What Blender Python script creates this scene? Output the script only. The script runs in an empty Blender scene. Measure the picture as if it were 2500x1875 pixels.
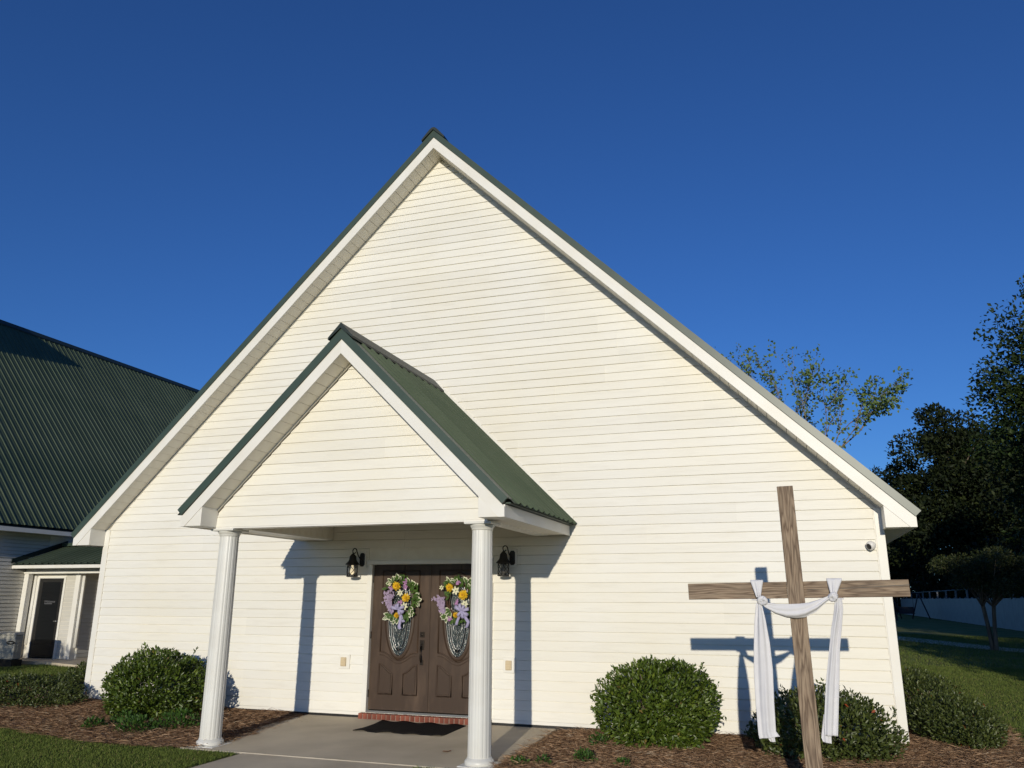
import bpy, math, random
import numpy as np
from mathutils import Vector, Matrix
random.seed(7); rng = np.random.default_rng(7)
sc = bpy.context.scene
col = sc.collection

# ------------------------------------------------------------------ camera
CAM = Vector((4.9768, -10.8913, 1.5914)); YAW, PIT, ROL = 0.3276, 0.2657, 0.004
fw = Vector((-math.sin(YAW)*math.cos(PIT), math.cos(YAW)*math.cos(PIT), math.sin(PIT)))
r0 = Vector((math.cos(YAW), math.sin(YAW), 0)); u0 = r0.cross(fw)
rt = math.cos(ROL)*r0 + math.sin(ROL)*u0; up = -math.sin(ROL)*r0 + math.cos(ROL)*u0
cd = bpy.data.cameras.new('camera'); cam = bpy.data.objects.new('camera', cd); col.objects.link(cam)
cam.matrix_world = Matrix(((rt.x, up.x, -fw.x, CAM.x), (rt.y, up.y, -fw.y, CAM.y), (rt.z, up.z, -fw.z, CAM.z), (0, 0, 0, 1)))
cd.sensor_width = 36; cd.lens = 1921.67*36/2500; cd.clip_end = 2000; cd.clip_start = 0.05
sc.camera = cam
# ------------------------------------------------------------------ light
SX, SZ = -0.1165, -0.2058                      # light travels (SX, 1, SZ)
EL = math.atan2(-SZ, math.hypot(SX, 1)); AZ = math.atan2(-SX, -1)
w = bpy.data.worlds.new('World'); sc.world = w; w.use_nodes = True
nt = w.node_tree; bg = nt.nodes['Background']
sky = nt.nodes.new('ShaderNodeTexSky'); sky.sky_type = 'NISHITA'; sky.sun_disc = False
sky.sun_elevation = EL; sky.sun_rotation = AZ; sky.air_density = 1.0; sky.dust_density = 0.3; sky.ozone_density = 4.0; sky.altitude = 0
tint = nt.nodes.new('ShaderNodeMix'); tint.data_type = 'RGBA'; tint.blend_type = 'MULTIPLY'; tint.inputs['Factor'].default_value = 1; tint.inputs['B'].default_value = (.37, .61, 1.0, 1)
nt.links.new(sky.outputs[0], tint.inputs['A']); nt.links.new(tint.outputs['Result'], bg.inputs[0]); bg.inputs[1].default_value = 0.11
sd = bpy.data.lights.new('sun', 'SUN'); sun = bpy.data.objects.new('sun', sd); col.objects.link(sun)
sd.energy = 3.08; sd.angle = math.radians(0.5); sd.color = (1.0, 0.92, 0.765)
sun.rotation_euler = Vector((SX, 1, SZ)).to_track_quat('-Z', 'Y').to_euler(); sun.location = (0, -20, 30)
sc.view_settings.view_transform = 'Standard'; sc.view_settings.look = 'None'
sc.view_settings.exposure = 0; sc.view_settings.gamma = 1; sc.view_settings.use_curve_mapping = False

# ------------------------------------------------------------------ materials
def mat(name, c, rough=.6, c2=None, scale=4, bump=0, bscale=60, spec=.5, metal=0, stretch=None, detail=4, ramp=(.35, .65), tint=None, coat=0, trans=0, ovar=0):
    m = bpy.data.materials.new(name); m.use_nodes = True; n = m.node_tree.nodes; l = m.node_tree.links
    b = n['Principled BSDF']; b.inputs['Base Color'].default_value = (*c, 1); b.inputs['Roughness'].default_value = rough
    b.inputs['Specular IOR Level'].default_value = spec; b.inputs['Metallic'].default_value = metal; b.inputs['Coat Weight'].default_value = coat
    tc = n.new('ShaderNodeTexCoord'); src = tc.outputs['Object']
    if stretch:
        mp = n.new('ShaderNodeMapping'); mp.inputs['Scale'].default_value = stretch; l.new(src, mp.inputs[0]); src = mp.outputs[0]
    last = None
    if c2:
        t = n.new('ShaderNodeTexNoise'); t.inputs['Scale'].default_value = scale; t.inputs['Detail'].default_value = detail; l.new(src, t.inputs[0])
        r = n.new('ShaderNodeValToRGB'); r.color_ramp.elements[0].position = ramp[0]; r.color_ramp.elements[1].position = ramp[1]
        r.color_ramp.elements[0].color = (*c, 1); r.color_ramp.elements[1].color = (*c2, 1)
        l.new(t.outputs[0], r.inputs[0]); last = r.outputs[0]
    if tint:
        a = n.new('ShaderNodeAttribute'); a.attribute_name = 'tint'
        r = n.new('ShaderNodeValToRGB'); es = r.color_ramp.elements
        while len(es) < len(tint): es.new(.5)
        for i, (p, cc) in enumerate(tint): es[i].position = p; es[i].color = (*cc, 1)
        l.new(a.outputs['Fac'], r.inputs[0]); last = r.outputs[0]
    if ovar and last:
        oi = n.new('ShaderNodeObjectInfo'); hv = n.new('ShaderNodeHueSaturation'); mr = n.new('ShaderNodeMapRange')
        mr.inputs['To Min'].default_value = 1-ovar; mr.inputs['To Max'].default_value = 1+ovar; l.new(oi.outputs['Random'], mr.inputs[0]); l.new(mr.outputs[0], hv.inputs['Value'])
        l.new(last, hv.inputs['Color']); last = hv.outputs[0]
    if last: l.new(last, b.inputs['Base Color'])
    if bump:
        t = n.new('ShaderNodeTexNoise'); t.inputs['Scale'].default_value = bscale; t.inputs['Detail'].default_value = 6; l.new(src, t.inputs[0])
        bp = n.new('ShaderNodeBump'); bp.inputs['Strength'].default_value = bump; bp.inputs['Distance'].default_value = .01
        l.new(t.outputs[0], bp.inputs['Height']); l.new(bp.outputs[0], b.inputs['Normal'])
    if trans:
        o = n['Material Output']; tr = n.new('ShaderNodeBsdfTranslucent'); mx = n.new('ShaderNodeMixShader'); mx.inputs[0].default_value = trans
        if last: l.new(last, tr.inputs[0])
        else: tr.inputs[0].default_value = (*c, 1)
        l.new(b.outputs[0], mx.inputs[1]); l.new(tr.outputs[0], mx.inputs[2]); l.new(mx.outputs[0], o.inputs['Surface'])
    return m

def siding_mat(name, a, b_, dirt):
    m = bpy.data.materials.new(name); m.use_nodes = True; n = m.node_tree.nodes; l = m.node_tree.links; b = n['Principled BSDF']
    b.inputs['Roughness'].default_value = .5; b.inputs['Specular IOR Level'].default_value = .3
    g = n.new('ShaderNodeNewGeometry')
    t = n.new('ShaderNodeTexNoise'); t.inputs['Scale'].default_value = .55; t.inputs['Detail'].default_value = 3; l.new(g.outputs['Position'], t.inputs[0])
    r = n.new('ShaderNodeValToRGB'); r.color_ramp.elements[0].position = .35; r.color_ramp.elements[1].position = .68
    r.color_ramp.elements[0].color = (*a, 1); r.color_ramp.elements[1].color = (*b_, 1); l.new(t.outputs[0], r.inputs[0])
    mp = n.new('ShaderNodeMapping'); mp.inputs['Scale'].default_value = (1.1, 1.1, 9); l.new(g.outputs['Position'], mp.inputs[0])
    t2 = n.new('ShaderNodeTexNoise'); t2.inputs['Scale'].default_value = 1.6; t2.inputs['Detail'].default_value = 8; t2.inputs['Roughness'].default_value = .65; l.new(mp.outputs[0], t2.inputs[0])
    r2 = n.new('ShaderNodeValToRGB'); r2.color_ramp.elements[0].position = .5; r2.color_ramp.elements[1].position = .82
    r2.color_ramp.elements[0].color = (0, 0, 0, 1); r2.color_ramp.elements[1].color = (.5, .5, .5, 1); l.new(t2.outputs[0], r2.inputs[0])
    mx = n.new('ShaderNodeMix'); mx.data_type = 'RGBA'; mx.inputs['B'].default_value = (*dirt, 1)
    l.new(r2.outputs[0], mx.inputs['Factor']); l.new(r.outputs[0], mx.inputs['A'])
    oi = n.new('ShaderNodeObjectInfo'); hv = n.new('ShaderNodeHueSaturation'); mr = n.new('ShaderNodeMapRange')
    mr.inputs['To Min'].default_value = .965; mr.inputs['To Max'].default_value = 1.025; l.new(oi.outputs['Random'], mr.inputs[0]); l.new(mr.outputs[0], hv.inputs['Value'])
    l.new(mx.outputs['Result'], hv.inputs['Color']); l.new(hv.outputs[0], b.inputs['Base Color'])
    t3 = n.new('ShaderNodeTexNoise'); t3.inputs['Scale'].default_value = 5; l.new(mp.outputs[0], t3.inputs[0])
    bp = n.new('ShaderNodeBump'); bp.inputs['Strength'].default_value = .12; bp.inputs['Distance'].default_value = .02; l.new(t3.outputs[0], bp.inputs['Height']); l.new(bp.outputs[0], b.inputs['Normal'])
    return m

def wood_mat(name, axis):
    m = bpy.data.materials.new(name); m.use_nodes = True; n = m.node_tree.nodes; l = m.node_tree.links; b = n['Principled BSDF']
    b.inputs['Roughness'].default_value = .8; b.inputs['Specular IOR Level'].default_value = .2
    tc = n.new('ShaderNodeTexCoord'); mp = n.new('ShaderNodeMapping')
    mp.inputs['Scale'].default_value = (.09, 1, 1) if axis == 'x' else (1, 1, .09); l.new(tc.outputs['Object'], mp.inputs[0])
    d = n.new('ShaderNodeTexNoise'); d.inputs['Scale'].default_value = 9; d.inputs['Detail'].default_value = 3; d.inputs['Roughness'].default_value = .45; l.new(mp.outputs[0], d.inputs[0])
    mu = n.new('ShaderNodeMath'); mu.operation = 'MULTIPLY'; mu.inputs[1].default_value = 26; l.new(d.outputs[0], mu.inputs[0])
    si = n.new('ShaderNodeMath'); si.operation = 'PINGPONG'; si.inputs[1].default_value = 1; l.new(mu.outputs[0], si.inputs[0])
    r = n.new('ShaderNodeValToRGB'); es = r.color_ramp.elements
    es[0].position = .0; es[0].color = (.12, .075, .048, 1); es[1].position = 1; es[1].color = (.40, .30, .205, 1)
    e = es.new(.22); e.color = (.20, .135, .09, 1); e = es.new(.5); e.color = (.30, .215, .145, 1); l.new(si.outputs[0], r.inputs[0])
    f = n.new('ShaderNodeTexNoise'); f.inputs['Scale'].default_value = 70; f.inputs['Detail'].default_value = 5; l.new(mp.outputs[0], f.inputs[0])
    fr = n.new('ShaderNodeValToRGB'); fr.color_ramp.elements[0].position = .3; fr.color_ramp.elements[0].color = (.35, .35, .35, 1); fr.color_ramp.elements[1].position = .6; l.new(f.outputs[0], fr.inputs[0])
    bl = n.new('ShaderNodeTexNoise'); bl.inputs['Scale'].default_value = 2.6; bl.inputs['Detail'].default_value = 4; l.new(tc.outputs['Object'], bl.inputs[0])
    mx = n.new('ShaderNodeMix'); mx.data_type = 'RGBA'; mx.blend_type = 'MULTIPLY'; mx.inputs['Factor'].default_value = .7
    l.new(r.outputs[0], mx.inputs['A']); l.new(fr.outputs[0], mx.inputs['B'])
    mg = n.new('ShaderNodeMix'); mg.data_type = 'RGBA'; mg.inputs['B'].default_value = (.25, .20, .15, 1); bq = n.new('ShaderNodeMath'); bq.operation = 'MULTIPLY'; bq.inputs[1].default_value = .6
    l.new(bl.outputs[0], bq.inputs[0]); l.new(bq.outputs[0], mg.inputs['Factor']); l.new(mx.outputs['Result'], mg.inputs['A'])
    l.new(mg.outputs['Result'], b.inputs['Base Color'])
    bp = n.new('ShaderNodeBump'); bp.inputs['Strength'].default_value = .5; bp.inputs['Distance'].default_value = .004; l.new(f.outputs[0], bp.inputs['Height']); l.new(bp.outputs[0], b.inputs['Normal'])
    return m

def emis(name, c, s):
    m = mat(name, c); b = m.node_tree.nodes['Principled BSDF']; b.inputs['Emission Color'].default_value = (*c, 1); b.inputs['Emission Strength'].default_value = s
    return m

M = {}
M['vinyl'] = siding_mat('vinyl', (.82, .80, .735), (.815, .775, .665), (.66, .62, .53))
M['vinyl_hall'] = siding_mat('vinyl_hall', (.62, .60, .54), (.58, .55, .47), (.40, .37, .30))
M['trim'] = mat('trim', (.82, .80, .74), .45, (.78, .75, .67), 2.5, .05, 30)
M['soffit'] = mat('soffit', (.84, .80, .70), .5, (.77, .72, .61), 5)
M['column'] = mat('column', (.74, .735, .69), .38, (.69, .675, .62), 3, .04, 20)
M['green'] = mat('green', (.040, .064, .046), .38, (.05, .076, .055), 3, .03, 8, .5)
M['green_roof'] = mat('green_roof', (.068, .092, .056), .55, (.088, .112, .07), .8, .05, 5, .12, detail=7, ovar=.12)  # lighter than the trim green: grazing sheen is put into the base colour
M['green_dark'] = mat('green_dark', (.012, .022, .017), .5)
M['concrete'] = mat('concrete', (.64, .55, .41), .85, (.46, .39, .285), 1.3, .3, 150, .25, detail=12, ramp=(.3, .72))
M['concrete_edge'] = mat('concrete_edge', (.50, .45, .36), .85, (.42, .37, .29), 4, .3, 120, .25)
M['brick'] = mat('brick', (.26, .085, .055), .85, (.19, .062, .042), 12, .4, 150, .2, ovar=.25)
M['mortar'] = mat('mortar', (.42, .37, .30), .9, None, bump=.4)
M['door'] = mat('door', (.054, .033, .021), .5, (.10, .064, .042), 2.6, .06, 40, .35, stretch=(2, 1, .6), detail=7, ramp=(.48, .75))
M['black'] = mat('black', (.012, .011, .010), .5, bump=.1, bscale=80)
M['bronze'] = mat('bronze', (.03, .022, .016), .4, metal=.6)
M['glass'] = mat('glass', (.012, .018, .018), .15, (.03, .042, .04), 90, .5, 140, .6, detail=2)
M['clear_glass'] = mat('clear_glass', (.006, .007, .008), .12, spec=.5)
M['came'] = mat('came', (.55, .55, .53), .3, metal=1)
M['wood_v'] = wood_mat('wood_v', 'z'); M['wood_h'] = wood_mat('wood_h', 'x')
M['cloth'] = mat('cloth', (.80, .79, .80), .85, (.75, .74, .76), 9, .06, 25, .15, trans=.12)
M['ivory'] = mat('ivory', (.62, .50, .32), .5)
M['mat_black'] = mat('mat_black', (.012, .011, .011), .95, (.02, .018, .017), 40, .5, 200, .1)
M['bark'] = mat('bark', (.12, .09, .065), .9, (.20, .16, .12), 8, .6, 30, .2, stretch=(1, 1, .25))
M['bark_pale'] = mat('bark_pale', (.22, .17, .13), .8, (.30, .24, .18), 6, .4, 20, .2, stretch=(1, 1, .3))
M['leaf'] = mat('leaf', (.04, .08, .02), .42, tint=[(0, (.036, .062, .008)), (.55, (.078, .122, .014)), (.93, (.14, .19, .022)), (.99, (.18, .21, .035)), (1, (.22, .16, .05))], spec=.5, trans=.12)
M['leaf_b'] = mat('leaf_b', (.04, .07, .02), .44, tint=[(0, (.036, .052, .011)), (.55, (.068, .09, .019)), (.975, (.105, .125, .03)), (.99, (.24, .05, .012)), (1, (.30, .06, .015))], spec=.45, trans=.1)
M['plant'] = mat('plant', (.05, .12, .02), .5, tint=[(0, (.03, .075, .012)), (1, (.07, .14, .025))], spec=.3, trans=.2)
M['oak'] = mat('oak', (.03, .05, .015), .55, tint=[(0, (.016, .030, .008)), (.7, (.028, .048, .011)), (1, (.05, .076, .016))], spec=.2, trans=.12)
M['evergreen'] = mat('evergreen', (.02, .03, .01), .6, tint=[(0, (.009, .014, .005)), (.7, (.018, .026, .008)), (1, (.036, .046, .012))], spec=.15, trans=.05)  # shade on the far trees is put into this leaf colour, not a species
M['spring'] = mat('spring', (.08, .11, .04), .55, tint=[(0, (.11, .18, .045)), (1, (.20, .27, .085))], spec=.3, trans=.3)
M['crape'] = mat('crape', (.06, .07, .02), .5, tint=[(0, (.03, .045, .014)), (.8, (.06, .07, .02)), (1, (.09, .085, .03))], spec=.3, trans=.2)
M['grass'] = mat('grass', (.05, .09, .02), .7, tint=[(0, (.10, .14, .03)), (.75, (.18, .235, .05)), (1, (.34, .29, .12))], spec=.2, trans=.25)
M['ground'] = mat('ground', (.11, .14, .036), .95, (.20, .185, .07), .9, .8, 60, .1, detail=10)
M['soil'] = mat('soil', (.19, .115, .07), .95, (.29, .185, .115), 14, .9, 45, .1, detail=8)
M['straw'] = mat('straw', (.16, .08, .04), .8, tint=[(0, (.20, .115, .065)), (.6, (.44, .275, .165)), (.93, (.57, .385, .24)), (1, (.70, .56, .40))], spec=.2)
M['fence'] = mat('fence', (.21, .215, .22), .5, (.17, .175, .18), 2)  # white vinyl darkened: the trees' shade is put into this colour
M['gen'] = mat('gen', (.40, .385, .33), .45, (.38, .36, .30), 3)
M['white_plastic'] = mat('white_plastic', (.78, .76, .72), .35)
M['yellow'] = mat('yellow', (.86, .58, .03), .7, (.78, .48, .02), 40, trans=.15)
M['yellow_eye'] = mat('yellow_eye', (.50, .24, .01), .8)
M['lily'] = mat('lily', (.78, .76, .55), .7, trans=.15)
M['lav'] = mat('lav', (.36, .27, .44), .8, (.52, .42, .56), 60, trans=.15)
M['bow'] = mat('bow', (.42, .39, .60), .7, trans=.15)
M['pink'] = mat('pink', (.42, .22, .42), .8, trans=.1)
M['wleaf'] = mat('wleaf', (.04, .09, .015), .5, (.07, .12, .025), 30, spec=.3)
M['wedge'] = mat('wedge', (.70, .70, .52), .6)
M['vine'] = mat('vine', (.10, .05, .03), .85)
M['bulb'] = emis('bulb', (1.0, .82, .52), .7)
M['bulb_off'] = mat('bulb_off', (.22, .21, .19), .3)
M['dryleaf'] = mat('dryleaf', (.20, .095, .045), .8)
M['letter'] = mat('letter', (.14, .14, .15), .6)
M['dark_paint'] = mat('dark_paint', (.02, .02, .024), .6)

# ------------------------------------------------------------------ helpers
ORG = {}
def link(o, parent, origin):
    col.objects.link(o)
    if parent is not None:
        o.parent = parent; o.location = Vector(origin) - ORG[parent.name]
    else: o.location = origin
    ORG[o.name] = Vector(origin)
def thing(name, origin, label, cat, group=None):
    o = bpy.data.objects.new(name, None); o.empty_display_size = .2; link(o, None, origin); tag(o, label, cat, group); return o
def tag(o, label=None, cat=None, group=None, kind=None):
    if label: o['label'] = label
    if cat: o['category'] = cat
    if group: o['group'] = group
    if kind: o['kind'] = kind
    return o
class MB:
    def __init__(s): s.v = []; s.f = []; s.sm = []
    def add(s, vs, fs, smooth=False):
        k = len(s.v); s.v += [tuple(v) for v in vs]; s.f += [tuple(i+k for i in f) for f in fs]; s.sm += [smooth]*len(fs); return s
    def box(s, a, b, rot=None):
        x0, y0, z0 = a; x1, y1, z1 = b
        vs = [(x0,y0,z0),(x1,y0,z0),(x1,y1,z0),(x0,y1,z0),(x0,y0,z1),(x1,y0,z1),(x1,y1,z1),(x0,y1,z1)]
        if rot: vs = [rot(v) for v in vs]
        return s.add(vs, [(0,3,2,1),(4,5,6,7),(0,1,5,4),(1,2,6,5),(2,3,7,6),(3,0,4,7)])
    def prism(s, poly, d0, d1, tf=None):      # poly of (u, z), extruded in y from d0 (front) to d1
        tf = tf or (lambda u, d, z: (u, d, z)); n = len(poly)
        ar = sum(poly[i][0]*poly[(i+1) % n][1]-poly[(i+1) % n][0]*poly[i][1] for i in range(n))
        if ar < 0: poly = poly[::-1]
        vs = [tf(u, d0, z) for u, z in poly]+[tf(u, d1, z) for u, z in poly]
        return s.add(vs, [tuple(range(n)), tuple(range(2*n-1, n-1, -1))]+[(i, i+n, (i+1) % n+n, (i+1) % n) for i in range(n)])
    def tube(s, pts, r, n=8, cap=True, smooth=True):
        pts = [Vector(p) for p in pts]; rs = r if isinstance(r, (list, tuple)) else [r]*len(pts)
        vs = []; fs = []; ref = None
        for i, p in enumerate(pts):
            d = (pts[min(i+1, len(pts)-1)]-pts[max(i-1, 0)]).normalized()
            if ref is None:
                ref = Vector((0, 0, 1)) if abs(d.z) < .9 else Vector((1, 0, 0))
            a = d.cross(ref)
            if a.length < 1e-4: a = d.orthogonal()
            a.normalize(); b = d.cross(a); ref = -b if False else ref
            for k in range(n):
                t = 2*math.pi*k/n; vs.append(p+(a*math.cos(t)+b*math.sin(t))*rs[i])
        for i in range(len(pts)-1):
            for k in range(n): fs.append((i*n+k, i*n+(k+1) % n, (i+1)*n+(k+1) % n, (i+1)*n+k))
        if cap: fs += [tuple(range(n-1, -1, -1)), tuple(range((len(pts)-1)*n, len(pts)*n))]
        return s.add(vs, fs, smooth)
    def lathe(s, c, prof, n=24, smooth=True, flute=None):
        vs = []; fs = []
        for r, z in prof:
            for k in range(n):
                t = 2*math.pi*k/n; rr = r*(flute(k) if flute else 1); vs.append((c[0]+rr*math.cos(t), c[1]+rr*math.sin(t), c[2]+z))
        for i in range(len(prof)-1):
            for k in range(n): fs.append((i*n+k, i*n+(k+1) % n, (i+1)*n+(k+1) % n, (i+1)*n+k))
        fs += [tuple(range(n-1, -1, -1)), tuple(range((len(prof)-1)*n, len(prof)*n))]
        return s.add(vs, fs, smooth)
    def build(s, name, m, parent=None, origin=None, bevel=0):
        vs = np.array(s.v)
        if origin is None:
            lo, hi = vs.min(0), vs.max(0); origin = ((lo[0]+hi[0])/2, (lo[1]+hi[1])/2, lo[2])
        me = bpy.data.meshes.new(name); me.from_pydata([tuple(v) for v in vs-np.array(origin)], [], s.f)
        if any(s.sm): me.polygons.foreach_set('use_smooth', s.sm)
        me.materials.append(M[m]); o = bpy.data.objects.new(name, me); link(o, parent, origin)
        if bevel:
            bv = o.modifiers.new('bevel', 'BEVEL'); bv.width = bevel; bv.segments = 2; bv.limit_method = 'ANGLE'
        return o
def inst(o, name, parent, origin):
    c = bpy.data.objects.new(name, o.data); link(c, parent, origin)
    return c
def norm(a): return a/np.maximum(np.linalg.norm(a, axis=1, keepdims=True), 1e-9)
def leaves(name, m, P, A, N, L, W, tint, parent=None, origin=(0, 0, 0), fold=.25, kind='stuff', bend=0, wide=.5):
    """many small folded leaves in one mesh: P base point, A axis, N leaf normal"""
    A = norm(A); S = norm(np.cross(A, N)); N = np.cross(S, A); n = len(P)
    L = np.asarray(L)[:, None]; W = np.asarray(W)[:, None]
    v = np.empty((n, 4, 3)); v[:, 0] = P; v[:, 2] = P+A*L-N*L*bend
    mid = P+A*L*wide+N*W*fold; v[:, 1] = mid+S*W*.5; v[:, 3] = mid-S*W*.5
    v = (v-np.array(origin)).reshape(-1, 3)
    me = bpy.data.meshes.new(name); me.vertices.add(4*n); me.vertices.foreach_set('co', v.ravel())
    b = np.arange(n)[:, None]*4; idx = np.concatenate([b+0, b+1, b+2, b+0, b+2, b+3], 1).ravel()
    me.loops.add(6*n); me.loops.foreach_set('vertex_index', idx.astype(np.int32))
    me.polygons.add(2*n); me.polygons.foreach_set('loop_start', (np.arange(2*n)*3).astype(np.int32)); me.polygons.foreach_set('loop_total', np.full(2*n, 3, np.int32))
    at = me.attributes.new('tint', 'FLOAT', 'POINT'); at.data.foreach_set('value', np.repeat(tint, 4).astype(np.float32))
    me.update(calc_edges=True); me.materials.append(M[m]); o = bpy.data.objects.new(name, me); link(o, parent, origin)
    if kind: o['kind'] = kind
    return o
def rdir(n): return norm(rng.normal(size=(n, 3)))

# ------------------------------------------------------------------ siding
def siding(parent, prefix, mt, tf, xl, xr, z0, z1, exp, holes=(), seam=3.66, seed=0, double=2, proud=.012, lift=.003):
    """lapped siding, one object per panel; tf(u, w, z) maps along / outward / up"""
    R = random.Random(seed); z = z0; row = 0
    while z < z1-.01:
        ztop = min(z+exp*double, z1)
        off = R.uniform(.4, seam-.2); lo, hi = xl(z), xr(z)
        cuts = [lo]; c = math.floor((lo-off)/seam)*seam+off
        while c < hi:
            if c > lo+.6 and c < hi-.6 and c > xl(ztop)+.25 and c < xr(ztop)-.25: cuts.append(c)
            c += seam
        cuts.append(hi); segs = []
        for i in range(len(cuts)-1):
            a, b = cuts[i], cuts[i+1]; pieces = [(a, b)]
            for hx0, hx1, hz0, hz1 in holes:
                if hz0 < z+exp*.5 and hz1 > z+exp*.5:
                    q = []
                    for p in pieces:
                        if p[1] <= hx0 or p[0] >= hx1: q.append(p); continue
                        if p[0] < hx0: q.append((p[0], hx0))
                        if p[1] > hx1: q.append((hx1, p[1]))
                    pieces = q
            segs += [(a_, b_, i) for a_, b_ in pieces if b_-a_ > .02]
        for a, b, i in segs:
            mb = MB(); pw = lift*(i % 2); zz = z
            while zz < ztop-.005:
                zt = min(zz+exp, ztop); a0, b0 = max(a, xl(zz)), min(b, xr(zz)); a1, b1 = max(a, xl(zt)), min(b, xr(zt))
                if b0-a0 < .01: break
                if b1 < a1: a1 = b1 = (a1+b1)/2
                if i % 2 == 1 and a > lo+.01: a0 -= .02; a1 -= .02
                f0, f1 = proud+pw, .0025+pw; vs = []; ns = max(1, int((b0-a0)/.8)); fc = []
                for k in range(ns+1):
                    q = k/ns; dz_ = R.uniform(-.0016, .0016); dw_ = R.uniform(-.0012, .0012); ua, ub = a0+(b0-a0)*q, a1+(b1-a1)*q
                    vs += [tf(ua, f0+dw_, zz-.004+dz_), tf(ub, f1, zt-.016), tf(ub, -.004, zt-.004), tf(ua, -.004, zz-.004)]
                for k in range(ns):
                    o_ = 4*k; fc += [(o_+e, o_+4+e, o_+4+(e+1) % 4, o_+(e+1) % 4) for e in range(4)]
                fc += [(0, 1, 2, 3), (4*ns+3, 4*ns+2, 4*ns+1, 4*ns)]
                mb.add(vs, fc); zz += exp
            if mb.v: mb.build(prefix, mt, parent)
        z = ztop; row += 1

GZ = -.13                                   # ground level
# ------------------------------------------------------------------ the setting: ground, slab, path
mb = MB(); mb.add([(-260, -260, GZ), (260, -260, GZ), (260, 400, GZ), (-260, 400, GZ)], [(0, 1, 2, 3)])
tag(mb.build('lawn', 'ground'), kind='structure')
def strip(name, poly, z, th, m):
    mb = MB(); n = len(poly); vs = [(x, y, z) for x, y in poly]+[(x, y, z-th) for x, y in poly]
    ar = sum(poly[i][0]*poly[(i+1) % n][1]-poly[(i+1) % n][0]*poly[i][1] for i in range(n))
    mb.add(vs, [tuple(range(n)) if ar > 0 else tuple(range(n-1, -1, -1))]+[(i, i+n, (i+1) % n+n, (i+1) % n) for i in range(n)])
    return tag(mb.build(name, m, bevel=.006), kind='structure')
mb = MB(); mb.add([(-1.92,-2.62,-.118),(1.92,-2.62,-.118),(1.92,0,-.078),(-1.92,0,-.078),(-1.92,-2.62,-.25),(1.92,-2.62,-.25),(1.92,0,-.25),(-1.92,0,-.25)],
    [(0,1,2,3),(0,4,5,1),(1,5,6,2),(3,2,6,7),(0,3,7,4)])
tag(mb.build('porch_slab', 'concrete', bevel=.012), kind='structure')
strip('walkway', [(-1.05, -16), (1.1, -16), (1.1, -2.645), (-1.05, -2.645)], -.121, .1, 'concrete')
mb = MB(); mb.box((-1.92, -2.641, -.2), (1.92, -2.622, -.112)); tag(mb.build('slab_edge', 'concrete_edge'), kind='structure')
strip('side_path', [(16.5, 15.5), (17.4, 17.2), (12.6, 23.9), (9.9, 32.9), (5.5, 41), (4.3, 40.2), (8.7, 31.4), (11.6, 22.8)], GZ+.02, .1, 'concrete')

# ------------------------------------------------------------------ the church
W, WE, D, ZS, SL = 6.16, 6.505, .352, 2.43, .991
church = thing('church', (0, 0, 0), 'white vinyl-sided gabled church with green metal roof and small columned porch', 'church')
ZW = 8.79                                    # wall apex
def gx(z): return (ZW-z)/SL
DX, DH = .945, 2.072                         # rough opening half width, head height
core = MB(); T = .2
core.prism([(-W, -.02), (-DX, -.02), (-DX, ZW-SL*DX), (-W, ZW-SL*W)], .006, T)
core.prism([(DX, -.02), (W, -.02), (W, ZW-SL*W), (DX, ZW-SL*DX)], .006, T)
core.prism([(-DX, DH), (DX, DH), (DX, ZW-SL*DX), (0, ZW), (-DX, ZW-SL*DX)], .006, T)
for sx in (-1, 1): core.box((min(sx*W, sx*(W-.2)), .2, -.02), (max(sx*W, sx*(W-.2)), 16, ZW-SL*W))
core.prism([(-W, -.02), (W, -.02), (W, ZW-SL*W), (0, ZW), (-W, ZW-SL*W)], 15.9, 16.1)
wall = core.build('wall', 'soffit', church, (0, 0, 0))
front = lambda u, w_, z: (u, -w_, z)
siding(wall, 'siding_panel', 'vinyl', front, lambda z: -min(W-.07, gx(z)), lambda z: min(W-.07, gx(z)), .004, ZW-.02, .1287,
       holes=[(-DX-.06, DX+.06, -1, DH+.06)], seed=3)
mb = MB(); mb.box((-W-.005, -.012, -.045), (W+.005, .02, -.003)); mb.build('starter_strip', 'trim', church)
mb = MB(); mb.box((-W+.01, .012, -.3), (W-.01, .15, -.022)); mb.build('foundation', 'black', church)
for sx in (-1, 1):                            # corner posts and side walls
    a, b = sorted((sx*(W+.018), sx*(W-.085)))
    mb = MB(); mb.box((a, -.02, -.005), (b, .085, ZW-SL*W+.02)); mb.build('corner_post', 'trim', church, bevel=.004)
    a, b = sorted((sx*(W-.085), sx*(W-.098)))
    mb = MB(); mb.box((a, -.0165, -.003), (b, .0, ZW-SL*W-.0)); mb.build('corner_channel', 'soffit', church)
siding(wall, 'siding_panel', 'vinyl', lambda u, w_, z: (W+w_, u, z), lambda z: .1, lambda z: 16, .004, ZW-SL*W-.3, .1287, seed=8, seam=5.3, lift=0)
siding(wall, 'siding_panel', 'vinyl', lambda u, w_, z: (-W-w_, 16-u, z), lambda z: 0, lambda z: 15.9, .004, ZW-SL*W-.3, .1287, seed=9, seam=5.3, lift=0)

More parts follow.
